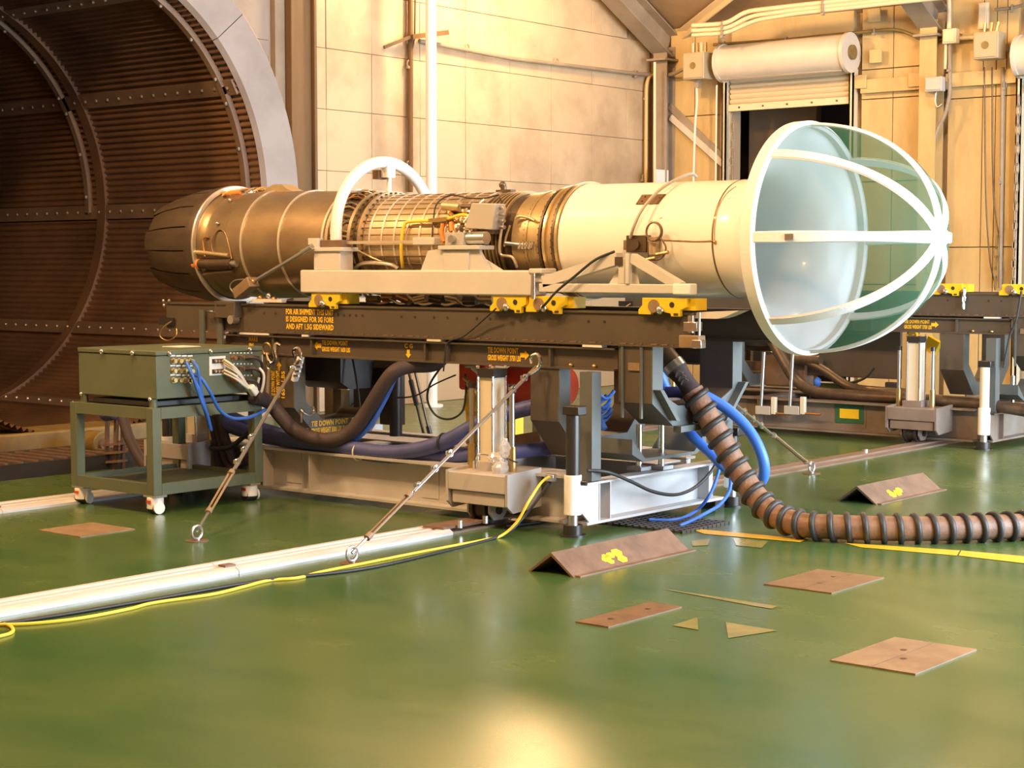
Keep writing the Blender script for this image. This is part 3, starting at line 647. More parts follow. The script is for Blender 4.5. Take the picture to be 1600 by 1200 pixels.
# ================================================================== transport trailer (built once, copied for the second one)
KEEP = set()            # lettering the far trailer shows too
def make_trailer(label):
    t = thing('engine_trailer', label, 'trailer', (-8.6, 9.75, .45), 'engine transport trailers')
    YN, YF = 9.2, 10.3
    for s, y in ((1, YN), (-1, YF)):
        r = MB().box((-11.2, y, 1.235), (-6.04, y+s*.012, 1.45)).box((-11.2, y-s*.012, 1.442), (-6.04, y+s*.10, 1.456)).box((-11.2, y-s*.012, 1.23), (-6.04, y+s*.10, 1.242)).build('side_rail', 'trailer_drab', t, label='long dark brown channel rail')
        if s == 1:
            mb = MB()
            for px in (412, 430, 528, 537, 546, 556, 566, 627, 648, 678, 699, 745, 766, 842, 920, 945): x = PX(px, YN); mb.cyl((x, y-.002, 1.385), (x, y+.003, 1.385), .011, n=8)
            mb.build('bolt_hole', 'black_rubber', r, kind='stuff')
            mb = MB()
            for k in range(52): x = -10.3+k*.082; mb.box((x, y-.014, 1.243), (x+random.choice((.012, .03, .05)), y-.003, 1.25))
            mb.build('edge_glint', 'rusty', r, kind='stuff')  # small coloured bars painting orange highlights at the holes along the flange edge
        b = MB().box((-10.52, y+s*.04, 1.07), (-6.66, y+s*.055, 1.205)).box((-10.52, y-s*.005, 1.20), (-6.66, y+s*.11, 1.212)).box((-10.52, y-s*.005, 1.06), (-6.66, y+s*.11, 1.073)).build('tie_down_beam', 'trailer_drab', t)
        for px in (424, 484, 662, 697, 858): x = PX(px, YN); MB().box((x-.008, y+s*.005, 1.073), (x+.008, y+s*.045, 1.20)).build('stiffener', 'trailer_drab', b)
        for px in (888, 925): x = PX(px, YN); MB().ball((x, y+s*.03, 1.085), .018, 8, 5).build('bolt', 'brass', b)
    # U-shaped cross frames: upright, chamfer, bottom beam
    def uframe(x0, x1, zb, zt, zc, wy=.12, m='trailer_drab'):
        y0, y1 = YN+.005, YF-.005
        poly = [(y0, zt), (y0, zc), (y0+.24, zb), (y1-.24, zb), (y1, zc), (y1, zt), (y1-wy, zt), (y1-wy, zc+.05), (y1-.30, zb+.13), (y0+.30, zb+.13), (y0+wy, zc+.05), (y0+wy, zt)]
        f = MB().prism(poly, 'x', x0, x1-.012).build('cross_frame', m, t)
        MB().prism(poly, 'x', x1-.011, x1).build('face_plate', 'trailer_post', f)
        return f
    uframe(-10.05, -9.70, .42, 1.06, .66)
    uframe(-7.37, -7.12, .44, 1.06, .70, m='trailer_drab')
    f = uframe(-6.63, -6.36, .70, 1.23, .86)
    for dx in (-.18, -.03): MB().box((-6.60+dx+.18, YN-.012, .76), (-6.585+dx+.18, YN+.005, 1.225)).build('edge_flange', 'trailer_post', f)
    MB().box((-6.36, 9.45, .66), (-6.30, 10.05, .70)).build('lower_flange', 'trailer_post', f)
    MB().prism([(9.21, .95), (9.40, .74), (9.44, .74), (9.25, .95)], 'x', -6.36, -6.30).build('gusset', 'trailer_post', f)
    MB().prism([(10.29, .95), (9.98, .64), (9.94, .64), (10.25, .95)], 'x', -6.36, -6.30).build('gusset', 'trailer_post', f)
    p = P(991, 573, Y=YN); w = MB().box((p.x-.045, YN-.006, p.z-.025), (p.x+.045, YN+.004, p.z+.025)).build('data_plate', 'tan_plate', f)
    # end posts at the tube end
    for px in (318, 346):
        x = PX(px, YN); MB().box((x-.03, YN-.03, 1.12), (x+.03, YN-.012, 1.40)).build('end_post', 'trailer_post', t)
    for px, py in ((257, 470), (266, 470), (258, 477)): p = P(px, py, Y=YN); MB().ball((p.x, YN-.01, p.z), .016, 8, 5).build('locating_pin', 'bolt_steel', t)
    p = P(262, 502, Y=YN); MB().box((p.x-.09, YN-.02, p.z-.03), (p.x+.10, YN-.012, p.z+.03)).build('latch_plate', 'black_steel', t)
    cable('lanyard', [P(268,502,Y=YN-.03), P(255,512,Y=YN-.06), P(250,525,Y=YN-.06), P(262,532,Y=YN-.05), P(275,525,Y=YN-.05), P(276,514,Y=YN-.03)], .006, 'brass', t)
    # rail stop block
    x0, x1 = PX(344, YN), PX(376, YN)
    sb = MB().box((x0, YN-.07, 1.34), (x1, YN+.06, 1.475)).build('stop_block', 'trailer_drab', t, bevel=.006)
    MB().box((x0+.03, YN-.075, 1.44), (x0+.14, YN-.069, 1.448)).build('slot', 'black_rubber', sb)
    MB().cyl((x1-.03, YN-.09, 1.33), (x1-.03, YN-.02, 1.33), .035, n=14).build('roller', 'steel', sb)
    MB().tube([(x0-.10, YN-.05, 1.39), (x0, YN-.05, 1.385)], .010, 6).ball((x0-.05, YN-.05, 1.388), .018, 6, 4).build('pin', 'chrome', sb)
    # shim packs between rail and beam
    for a, b, m in ((375, 420, 'paper_white'), (472, 482, 'paper_white'), (668, 690, 'cream_tube'), (912, 942, 'paper_white')):
        MB().box((PX(a, YN), YN-.012, 1.214), (PX(b, YN), YN+.05, 1.229)).build('shim', m, t)
    MB().box((-10.5, 9.3, 1.215), (-6.7, 9.34, 1.23)).build('wear_strip', 'dark_metal', t)
    # cross members and the hydraulic gear slung below
    for x in (-10.4, -9.0, -8.2, -6.9): MB().box((x-.05, YN+.1, 1.08), (x+.05, YF-.1, 1.2)).build('cross_member', 'trailer_drab', t)
    mb = MB().prism([(9.42, 1.06), (9.42, .86), (9.52, .80), (9.75, .80), (9.8, 1.06)], 'x', PX(462, 9.4), PX(528, 9.4)).build('pump_housing', 'black_steel', t)
    MB().cyl((PX(537, 9.6), 9.6, .84), (PX(537, 9.6), 9.6, 1.06), .05, n=20).build('pump_cylinder', 'cream_tube', t)
    MB().cyl((PX(537, 9.6), 9.6, .79), (PX(537, 9.6), 9.6, .85), .055, n=20).build('pump_collar', 'brass', t)
    for px in (519, 545): MB().box((PX(px, 10.1)-.05, 10.05, .5), (PX(px, 10.1)+.05, 10.15, 1.06)).build('strut', 'trailer_post' if px == 545 else 'dark_metal', t)
    for px, w in ((583, 50), (612, 26)): MB().box((PX(px-w/2, 9.95), 9.9, .62 if px == 583 else .5), (PX(px+w/2, 9.95), 10.0, 1.06)).build('hanger_plate', 'black_steel', t)
    MB().cyl((PX(620, 9.9), 9.88, .42), (PX(620, 9.9), 9.88, 1.0), .05, n=18).build('support_leg', 'black_steel', t)
    # lettering
    def ln(px, py): q = P(px, py, Y=YN-.002); return q
    a, b = ln(447, 514), ln(521, 485); text('lettering', ['FOR AIR SHIPMENT THIS UNIT', 'IS DESIGNED FOR 3G FORE', 'AND AFT 1.5G SIDEWARD'], (a.x, YN-.0025, a.z+.0), b.x-a.x, b.z-a.z+.005, '-y', t, gap=.28)
    YT = YN+.037
    a, b = P(503, 549, Y=YT), P(547, 533, Y=YT); text('lettering', ['TIE DOWN POINT', 'GROSS WEIGHT 1650 LBS'], (a.x, YT, a.z), b.x-a.x, b.z-a.z, '-y', t, gap=.3, widths=[.92, 1])
    c = P(496, 540, Y=YT); arrow('stencil_arrow', (c.x, YT, c.z), .085, .065, PI, '-y', t)
    a, b = P(762, 563, Y=YT), P(814, 544, Y=YT); keep = [text('lettering', ['TIE DOWN POINT', 'GROSS WEIGHT 3750 LBS'], (a.x, YT, a.z), b.x-a.x, b.z-a.z, '-y', t, gap=.3, widths=[.92, 1])]
    c = P(820, 555, Y=YT); keep.append(arrow('stencil_arrow', (c.x, YT, c.z), .080, .065, 0, '-y', t))
    for o in keep: KEEP.add(o.data.name)
    a, b = P(632, 544, Y=YT), P(645, 537, Y=YT); text('lettering', ['C G'], (a.x, YT, a.z), b.x-a.x, b.z-a.z, '-y', t)
    c = P(638, 553, Y=YT); arrow('stencil_arrow', (c.x, YT, c.z), .062, .055, -PI/2, '-y', t)
    YC = YN+.002
    a = P(424, 621, Y=YC); b = P(445, 580, Y=YC); text('lettering', ['TIE DOWN POINT', 'GROSS WEIGHT', '1650 LBS'], (a.x, YC, a.z), b.z-a.z, b.x-a.x, '-y', t, gap=.25, rot=True)
    c = P(436, 572, Y=YC); arrow('stencil_arrow', (c.x, YC, c.z), .075, .055, PI/2, '-y', t)
    text('lettering', ['TIE DOWN POINT', 'GROSS WEIGHT 5000 LBS EACH'], (-9.697, 9.38, .445), .42, .10, '+x', t, gap=.25, widths=[.97, 1])
    arrow('stencil_arrow', (-9.697, 9.33, .47), .075, .06, PI*.75, '+x', t); arrow('stencil_arrow', (-9.697, 9.84, .52), .075, .06, PI*.25, '+x', t)
    a, b = P(389, 533, Y=YT), P(400, 528, Y=YT); text('lettering', ['MAKE', 'IN'], (a.x, YT, a.z-.05), b.x-a.x+.02, .085, '-y', t, widths=[1, .5])
    return t
trailer = make_trailer('dark brown trailer with yellow stencilling carrying the white-ducted engine')

# ================================================================== rail trolley below the trailer
def jack(t, x, y, ztop=.82, sleeve='white_paint', inner='black_steel'):
    j = MB().cyl((x, y, .14), (x, y, .40), .058, n=24).build('jack_sleeve', sleeve, t, bevel=.004)
    MB().cyl((x, y, .40), (x, y, ztop-.03), .046, n=24).build('jack_tube', inner, j)
    MB().box((x-.055, y-.045, ztop-.03), (x+.075, y+.05, ztop+.03)).build('jack_head', 'black_steel', j, bevel=.006)
    MB().cyl((x, y, .06), (x, y, .15), .034, n=16).build('jack_screw', 'steel', j)
    MB().cyl((x, y, .0), (x, y, .012), .085, n=20).cyl((x, y, .012), (x, y, .075), .062, n=20).build('jack_foot', 'black_steel', j)
    MB().cyl((x+.05, y+.02, .35), (x+.09, y+.03, .35), .018, n=10).build('jack_pin', 'black_steel', j)
    return j
def carriage(t, xc, y0, side):
    s = side
    c = MB().box((xc-.25, y0, .25), (xc+.25, y0+s*.33, .37)).box((xc-.23, y0+s*.02, .16), (xc+.23, y0+s*.30, .245)).build('wheel_carriage', 'trolley_grey', t, bevel=.005)
    for x in (xc-.27, xc+.25): MB().prism([(y0, .38), (y0+s*.36, .40), (y0+s*.36, .14), (y0+s*.06, .12), (y0, .17)], 'x', x, x+.02).build('side_plate', 'trolley_grey', c)
    wy = y0+s*.16; wx = xc-.04
    w = MB().cyl((wx-.045, wy, .125), (wx+.045, wy, .125), .085, n=28).cyl((wx-.065, wy, .125), (wx-.045, wy, .125), .105, n=28).cyl((wx+.045, wy, .125), (wx+.065, wy, .125), .105, n=28).build('wheel', 'black_steel', c)
    for x in (wx-.10, wx+.085): MB().prism([(wy-.09, .17), (wy+.09, .17), (wy+.09, .10), (wy+.045, .05), (wy-.045, .05), (wy-.09, .10)], 'x', x, x+.015).build('wheel_bracket', 'trolley_grey', c)
    MB().cyl((wx+.10, wy, .115), (wx+.115, wy, .115), .028, n=14).build('axle_nut', 'black_steel', c)
    return c
def make_trolley(label):
    t = thing('rail_trolley', label, 'trolley', (-8.7, 9.75, 0), 'rail trolleys')
    for s, y in ((1, 9.0), (-1, 10.57)):
        b = MB().box((-10.75, y+s*.105, .065), (-6.92, y+s*.12, .355)).box((-10.75, y, .35), (-6.92, y+s*.12, .368)).box((-10.75, y, .05), (-6.92, y+s*.12, .068)).build('long_beam', 'trolley_grey', t)
        for px in (414, 487):
            x = PX(px, 9.0)-(.05); pl_ = MB().box((x-.006, y+s*.003, .068), (x+.006, y+s*.105, .35)).build('web_stiffener', 'trolley_grey', b)
    for x, s in ((-6.70, -1), (-10.80, 1)):
        b = MB().box((x+s*.10, 8.96, .08), (x+s*.115, 10.62, .33)).box((x, 8.96, .325), (x+s*.13, 10.62, .34)).box((x, 8.96, .062), (x+s*.13, 10.62, .08)).build('end_beam', 'trolley_grey', t)
        for y in (9.10, 9.22, 10.42): MB().box((x+s*.005, y, .08), (x+s*.10, y+.01, .325)).build('web_stiffener', 'trolley_grey', b)
        MB().prism([(8.90, .34), (9.10, .34), (9.10, .06), (9.02, .06), (8.90, .16)], 'x', x+s*.01, x+s*.025).build('corner_gusset', 'trolley_grey', b)
        MB().box((x, 10.50, .0), (x+s*.12, 10.62, .062)).build('corner_pad', 'black_steel', b)
    for x in (-8.2, -9.6): MB().box((x-.08, 9.1, .10), (x+.08, 10.5, .34)).build('cross_beam', 'trolley_grey', t)
    MB().box((-10.6, 9.2, .335), (-6.95, 9.42, .348)).box((-10.6, 10.1, .335), (-6.95, 10.42, .348)).build('deck_plate', 'trolley_grey', t)
    carriage(t, -7.43, 8.70, 1); carriage(t, -10.62, 8.70, 1); carriage(t, -7.43, 10.87, -1); carriage(t, -10.62, 10.87, -1)
    jack(t, -6.75, 8.87); jack(t, -10.80, 8.87); jack(t, -6.70, 10.72, .55); jack(t, -10.80, 10.72)
    # lifting cylinders with their guide rods
    for xc in (-7.505, -10.55):
        c = MB().box((xc-.062, 8.90, .42), (xc+.062, 9.02, 1.0)).build('lift_cylinder', 'cream_tube', t)
        MB().box((xc-.07, 8.885, 1.0), (xc+.07, 9.03, 1.06)).build('lift_head', 'black_steel', c)
        MB().box((xc-.10, 8.87, .37), (xc+.10, 9.05, .43)).build('lift_base', 'trolley_grey', c)
        for dx, yy in ((-.066, 8.885), (.066, 8.885), (.066, 9.02), (-.066, 9.02)): MB().cyl((xc+dx, yy, .42), (xc+dx, yy, 1.01), .008, n=8).ball((xc+dx, yy, 1.07), .014, 6, 4).build('tie_rod', 'chrome', c)
        for dx in (-.178, .18):
            r = MB().cyl((xc+dx, 8.95, .5), (xc+dx, 8.95, .95), .019, n=14).build('guide_rod', 'steel', t)
            MB().cyl((xc+dx, 8.95, .37), (xc+dx, 8.95, .54), .029, n=14).build('bushing', 'brass', r)
            MB().cyl((xc+dx, 8.95, .92), (xc+dx, 8.95, .96), .026, n=12).build('rod_cap', 'black_steel', r)
    for x, y in ((PX(916, 9.02), 9.02), (-6.64, 10.45), (-8.3, 10.45)): MB().box((x-.05, y, .345), (x+.05, y+.10, 1.06)).build('support_post', 'trailer_post', t)
    for px, py in ((1035, 9.9), (1000, 9.75)):
        x = PX(px, py); q = MB().cyl((x, py, .36), (x, py, .66), .022, n=12).build('guide_pin', 'chrome', t); MB().box((x-.06, py-.06, .345), (x+.06, py+.06, .37)).build('pin_base', 'trolley_grey', q)
    MB().prism([(9.35, .60), (9.5, .46), (10.1, .46), (10.25, .60), (10.25, .50), (10.12, .44), (9.48, .44), (9.35, .5)], 'x', -6.98, -6.62).build('drip_tray', 'trailer_post', t)
    return t
trolley = make_trolley('pale grey rail trolley with white end beam under the brown trailer')

# the second trailer on its own trolley further along the rail
D2 = (-.18, 6.72, .03)
def recolor(o, table):
    if o.type == 'MESH' and o.data.materials and o.data.materials[0].name in table:
        o.material_slots[0].link = 'OBJECT'; o.material_slots[0].material = MATS[table[o.data.materials[0].name]]
    for c in o.children: recolor(c, table)
trailer2 = dup(trailer, None, D2); trailer2['label'] = 'empty dark brown trailer standing behind the netted bell'
trolley2 = dup(trolley, None, (D2[0], D2[1], 0)); trolley2['label'] = 'rail trolley coloured brown for shade behind the netted bell with a yellow panel'
for c in list(trailer2.children):
    if c.name.startswith(('lettering', 'stencil_arrow')) and c.data.name not in KEEP: bpy.data.objects.remove(c)
recolor(trolley2, {'trolley_grey': 'shaded_trolley'})  # far copy gets the brown that stands in for its shade
for c in list(trolley2.children):
    for g in list(c.children)+[c]:
        if g.name.startswith('jack_tube'):
            g.material_slots[0].link = 'OBJECT'; g.material_slots[0].material = MATS['cream_tube']
yb2 = 9.0+D2[1]+.10
a, b = P(1305, 660, Y=yb2), P(1350, 631, Y=yb2); pn = MB().box((a.x, yb2-.004, a.z), (b.x, yb2+.004, b.z)).build('painted_panel', 'sign_green', trolley2)
a, b = P(1312, 653, Y=yb2-.006), P(1342, 640, Y=yb2-.006); MB().box((a.x, yb2-.009, a.z), (b.x, yb2-.004, b.z)).build('yellow_patch', 'bracket_yellow', pn)

# ================================================================== jet engine
EC = (9.75, 1.925)                     # axis: y, z
def epos(x, r, ang):                   # ang 0 = top, negative = towards the camera side (-Y)
    return Vector((x, EC[0]+r*math.sin(ang), EC[1]+r*math.cos(ang)))
eng = thing('jet_engine', 'bare brown and gold jet engine lying in a grey cradle', 'jet engine', (-9.4, EC[0], EC[1]-.5))
# nozzle flaps
NF = 15
for i in range(NF):
    a0 = 2*PI*i/NF+.012; a1 = 2*PI*(i+1)/NF-.012; L = .62+.03*(i % 2)
    mb = MB().lathe([(-11.04, .478), (-11.25, .468), (-11.50, .425), (-11.04-L, .375), (-11.04-L-.006, .360), (-11.48, .405), (-11.24, .445), (-11.05, .455)], EC, 6, a0, a1)
    mb.build('nozzle_flap', 'nozzle_metal', eng)
    MB().lathe([(-11.06, .462), (-11.6, .385), (-11.62, .372), (-11.06, .445)], EC, 3, a1-.05, a1+.07).build('nozzle_seal', 'dark_metal', eng)
MB().lathe([(-11.60, .352), (-11.3, .40), (-11.0, .42), (-10.7, .40), (-10.68, .02)], EC, 48).build('nozzle_throat', 'dark_metal', eng)
r = MB().lathe([(-11.06, .44), (-11.06, .486), (-11.0, .492), (-10.955, .488), (-10.955, .44)], EC, 96).build('nozzle_ring', 'nozzle_metal', eng)
MB().lathe([(-10.956, .492), (-10.945, .494), (-10.938, .488), (-10.938, .455)], EC, 96).build('ring_edge', 'bright_band', r)
MB().lathe([(-10.945, .45), (-10.90, .415), (-10.84, .412)], EC, 96).build('liner_lip', 'titanium', eng)
cs = [(-10.86, .425, -10.62, .433), (-10.615, .436, -10.42, .440), (-10.405, .436, -10.00, .425), (-9.985, .423, -9.525, .412)]
for x0, r0, x1, r1 in cs: MB().lathe([(x0, r0-.05), (x0, r0), (x1, r1), (x1, r1-.05)], EC, 96).build('rear_casing', 'titanium', eng)
for x, rr in ((-10.41, .447), (-9.99, .433), (-9.515, .425)): MB().lathe([(x-.010, rr-.05), (x-.010, rr), (x+.010, rr), (x+.010, rr-.05)], EC, 96).build('band', 'bright_band', eng)
# mount lug on top of the rear casing and the tangle of lines beside it
MB().prism([(-10.55, 2.355), (-10.18, 2.345), (-10.27, 2.375), (-10.33, 2.41), (-10.42, 2.412), (-10.50, 2.385)], 'y', 9.68, 9.82).build('mount_lug', 'core_foil', eng)
for k in range(5):
    x = -10.86+k*.07; a = -.42+.05*k
    cable('fuel_line', [epos(x-.06, .44, a), epos(x, .47, a+.1), epos(x+.06, .455, a+.28), epos(x+.12, .44, a+.33)], .009, random.choice(['copper', 'pipe_gold', 'bolt_steel']), eng, 4, 6)
MB().cyl(epos(-10.93, .45, -.36), epos(-10.75, .45, -.30), .020, n=10).build('nozzle_actuator', 'orange_hose', eng)
# side actuator behind the nozzle ring
A1 = -1.93
act = MB().cyl(epos(-10.93, .45, A1+.0), epos(-10.52, .465, A1+.02), .040, n=18).build('nozzle_actuator', 'dark_metal', eng)
MB().cyl(epos(-10.99, .45, A1), epos(-10.92, .45, A1), .043, n=16).build('end_cap', 'orange_hose', act)
MB().cyl(epos(-10.52, .465, A1+.02), epos(-10.46, .467, A1+.02), .026, n=12).build('rod_end', 'steel', act)
MB().cyl(epos(-11.02, .45, A1+.24), epos(-10.55, .455, A1+.16), .017, n=10).build('sync_rod', 'pipe_gold', eng)
MB().cyl(epos(-10.93, .45, A1-.2), epos(-10.55, .45, A1-.14), .017, n=10).build('sync_rod', 'titanium', eng)
cable('fuel_line', [epos(-10.72, .46, A1+.15), epos(-10.75, .45, A1+.4), epos(-10.70, .44, A1+.62), epos(-10.60, .44, A1+.55), epos(-10.52, .455, A1+.1)], .006, 'titanium', eng)
cable('fuel_line', [epos(-10.83, .46, A1+.15), epos(-10.86, .445, A1+.45), epos(-10.80, .44, A1+.5)], .009, 'copper', eng)
MB().ball(epos(-10.72, .445, A1+.75), .016, 8, 5).build('boss', 'bolt_steel', eng)
MB().ball(epos(-10.74, .445, -.62), .018, 8, 5).build('boss', 'bolt_steel', eng)
# turbine section: dark bay with bolted rings
MB().lathe([(-9.50, .30), (-9.50, .375), (-9.13, .36), (-9.13, .30)], EC, 72).build('turbine_case', 'dark_metal', eng)
for x, rr in ((-9.495, .415), (-9.27, .402), (-9.165, .398)):
    f = MB().lathe([(x, rr-.07), (x, rr), (x+.03, rr), (x+.03, rr-.07)], EC, 72).build('bolt_flange', 'core_foil', eng)
    mb = MB()
    for k in range(44): a = 2*PI*k/44; mb.cyl(epos(x-.012, rr-.014, a), epos(x+.044, rr-.014, a), .008, n=6)
    mb.build('flange_bolt', 'dark_metal', f, kind='stuff')
for k in range(30):
    a = -2.6+k*.105; m_ = random.choice(['copper', 'pipe_gold', 'dark_metal', 'steel', 'core_foil'])
    if k % 3 == 0: MB().box(epos(-9.42, .39, a)-Vector((.03, .02, .02)), epos(-9.42, .39, a)+Vector((.05, .02, .03))).build('bracket', m_, eng)
    else: cable('thermocouple_lead', [epos(-9.46, .38, a), epos(-9.41, .41, a+.05), epos(-9.35, .40, a+.12), epos(-9.29, .375, a+.1)], .008, m_, eng, 3, 6)
# bypass duct wrapped with a grid of foil bands
MB().lathe([(-9.13, .30), (-9.13, .368), (-8.02, .358), (-8.02, .30)], EC, 96).build('bypass_duct', 'core_foil', eng)
for k in range(9):
    x = -9.06+k*.125; MB().lathe([(x-.008, .360), (x-.008, .375-.001*k), (x+.008, .375-.001*k), (x+.008, .360)], EC, 72).build('foil_band', 'bright_band', eng)
for k in range(19):
    a = -2.15+k*.148; p, q = epos(-9.12, .3705, a), epos(-8.05, .3610, a)
    MB().bar(p, q, .005, .005).build('seam_strip', 'core_seam', eng)
MB().bar(epos(-9.10, .375, -1.60), epos(-8.05, .366, -1.60), .03, .015).build('split_flange', 'core_foil', eng)
MB().bar(epos(-9.10, .372, -1.86), epos(-8.05, .363, -1.86), .03, .012).build('split_flange', 'dark_metal', eng)
# front: compressor and fan cases
MB().lathe([(-8.02, .30), (-8.02, .352), (-7.86, .345), (-7.70, .345), (-7.70, .30)], EC, 72).build('compressor_case', 'dark_metal', eng)
for k in range(6): x = -7.98+k*.035; MB().lathe([(x, .33), (x, .362), (x+.012, .362), (x+.012, .33)], EC, 64).build('case_rib', 'fan_case', eng)
MB().lathe([(-7.70, .30), (-7.70, .350), (-7.60, .352), (-7.50, .36), (-7.42, .37), (-7.40, .30)], EC, 96).build('fan_case', 'fan_case', eng)
MB().lathe([(-7.40, .30), (-7.40, .372), (-7.335, .390), (-7.30, .398), (-7.30, .30)], EC, 96).build('fan_case', 'fan_case', eng)
for x, rr, m_ in ((-7.58, .362, 'fan_case'), (-7.435, .388, 'dark_metal'), (-7.395, .395, 'pipe_gold'), (-7.305, .410, 'dark_metal'), (-7.275, .415, 'fan_case')):
    f = MB().lathe([(x, rr-.06), (x, rr), (x+.02, rr), (x+.02, rr-.06)], EC, 96).build('bolt_flange', m_, eng)
    mb = MB()
    for k in range(56): a = 2*PI*k/56; mb.ball(epos(x-.004, rr-.008, a), .008, 5, 3)
    mb.build('flange_bolt', 'dark_metal', f, kind='stuff')
# pipes and boxes on the near flank
def ang_at(px, py, r):                 # angle round the axis of the surface point seen there
    d = _f+_r*((px-800)/FPX)-_u*((py-600)/FPX); oy, oz = -EC[0], CAMZ-EC[1]
    A = d.y**2+d.z**2; B = 2*(oy*d.y+oz*d.z); C_ = oy*oy+oz*oz-r*r; D_ = max(B*B-4*A*C_, 0); t = (-B-math.sqrt(D_))/(2*A)
    return Vector((d.x*t, d.y*t, CAMZ+d.z*t))
def E_(pts, r): return [ang_at(x, y, r) for x, y in pts]
cable('yellow_line_hose', E_([(629,418),(627,385),(632,352),(645,346),(690,344),(720,336),(735,338)], .40), .013, 'cable_yellow', eng)
MB().bar(*E_([(672,345),(700,342)], .40), .04, .03).build('hose_clip', 'brass', eng)
cable('orange_line', E_([(692,350),(690,365),(694,378)], .40), .016, 'orange_hose', eng)
cable('orange_line', E_([(705,348),(706,362)], .40), .018, 'orange_hose', eng)
cable('dark_wire', E_([(675,374),(677,345),(683,318),(705,305),(730,309),(755,310),(780,304)], .40), .006, 'black_rubber', eng)
cable('dark_wire', E_([(780,308),(786,322),(784,340)], .40), .006, 'black_rubber', eng)
cable('oil_pipe', E_([(788,326),(785,350),(781,380),(783,398),(800,402),(808,418)], .385), .012, 'bright_band', eng)
cable('oil_pipe', E_([(797,352),(791,370),(788,385)], .375), .008, 'pipe_gold', eng)
cable('oil_pipe', E_([(805,342),(812,338),(826,340),(836,345)], .385), .010, 'pipe_gold', eng)
MB().cyl(*E_([(790,380),(822,383)], .375), .015, n=10).build('actuator', 'steel', eng)
for k in range(5): c = E_([(814+k*5,378)], .38)[0]; MB().cyl(c, c-Vector((0,.03,.05)), .008, n=6).build('valve', 'chrome', eng)
MB().cyl(*E_([(694,322),(720,324)], .40), .035, n=14).build('oil_filter', 'pipe_gold', eng)
MB().cyl(*E_([(722,323),(738,323)], .41), .018, n=10).build('oil_filter_neck', 'dark_metal', eng)
for px, py, m_ in ((703,333,'copper'), (712,340,'pipe_gold'), (722,345,'core_foil'), (730,352,'fan_case'), (715,356,'steel'), (738,334,'dark_metal'), (726,330,'pipe_gold'), (745,345,'copper')):
    c = E_([(px,py)], .385)[0]; MB().cyl(c, c+Vector((.05,-.02,random.uniform(-.03,.03))), .018, n=8).ball(c, .022, 6, 4).build('fitting', m_, eng)
cable('bleed_pipe', E_([(725,348),(740,328),(757,312)], .42), .010, 'bright_band', eng)
# control unit on the upper flank
c = ang_at(762, 338, .43); u_ = MB().prism([(c.x-.16, c.z-.085), (c.x+.10, c.z-.10), (c.x+.13, c.z+.085), (c.x-.09, c.z+.095)], 'y', c.y-.07, c.y+.05).build('control_unit', 'box_grey', eng, bevel=.008)
for k in range(4): MB().cyl((c.x+.12, c.y-.01, c.z+.06-k*.045), (c.x+.17, c.y-.02, c.z+.055-k*.045), .014, n=8).build('plug', 'steel', u_)
MB().box((c.x-.16, c.y-.05, c.z-.125), (c.x+.10, c.y+.05, c.z-.10)).build('unit_bracket', 'dark_metal', u_)
# stub on the crown
c = P(787, 297, Y=9.75); s_ = MB().cyl((c.x, 9.75, 2.26), (c.x, 9.75, 2.33), .022, n=10).ball((c.x-.01, 9.75, 2.34), .028, 8, 5).build('crown_stub', 'dark_metal', eng); MB().box((c.x-.05, 9.72, 2.285), (c.x+.09, 9.78, 2.305)).build('stub_plate', 'dark_metal', s_)
# gearbox and lines slung below
MB().prism([(-9.0, 1.55), (-8.9, 1.47), (-8.0, 1.47), (-7.8, 1.55), (-7.75, 1.62), (-9.0, 1.62)], 'y', 9.55, 9.95).build('gearbox', 'dark_metal', eng, bevel=.02)
for k in range(9):
    x = -9.1+k*.16; m_ = random.choice(['copper', 'dark_metal', 'titanium', 'pipe_gold'])
    MB().cyl((x, 9.40, 1.50+.02*(k % 3)), (x+.10, 9.42, 1.50+.02*(k % 2)), .030+.006*(k % 3), n=12).build('gearbox_pod', m_, eng)
for k in range(6):
    cable('scavenge_line', [(-9.2+k*.22, 9.44, 1.57), (-9.1+k*.22, 9.39, 1.52), (-9.0+k*.22, 9.42, 1.47), (-8.9+k*.22, 9.47, 1.50)], .010, random.choice(['copper', 'pipe_gold', 'steel']), eng, 4, 6)
cable('drain_pipe', E_([(555,420),(566,412),(590,411),(612,414),(622,420)], .44), .016, 'bright_band', eng)
cable('drain_pipe', E_([(547,385),(580,402),(605,412)], .40), .008, 'pipe_gold', eng)
for px, py in ((407,466), (420,462), (428,468), (415,470)):
    c = P(px, py, Y=9.45); MB().ball(c, .025, 8, 5).build('fitting', random.choice(['copper', 'brass', 'steel']), eng)
MB().box(P(394,472,Y=9.4), P(440,468,Y=9.4)+Vector((0,.05,0))).build('drip_pan', 'paper_white', eng)

# ================================================================== white inlet duct with its bell
duct = thing('inlet_duct', 'glossy white cylindrical inlet duct in front of the engine', 'inlet duct', (-6.5, EC[0], EC[1]-.4))
MB().lathe([(-7.25, .36), (-7.25, .400), (-7.22, .403), (-7.20, .394), (-6.02, .388)], EC, 128).build('barrel', 'duct_white', duct, sharp=50)
bell_prof = [(-6.012, .388), (-5.92, .392), (-5.84, .41), (-5.76, .45), (-5.69, .515), (-5.63, .60), (-5.585, .665), (-5.565, .712)]
MB().lathe(bell_prof, EC, 128).build('bell_flare', 'duct_white', duct)
MB().lathe([(-5.555, .715), (-5.575, .665), (-5.62, .60), (-5.675, .515), (-5.745, .45), (-5.83, .405), (-5.95, .375), (-6.3, .37), (-7.25, .37), (-7.26, .05)], EC, 128).build('bell_lining', 'bell_white', duct)
MB().lathe([(-6.018, .389), (-6.012, .391), (-6.006, .389)], EC, 96).build('joint_band', 'core_seam', duct)
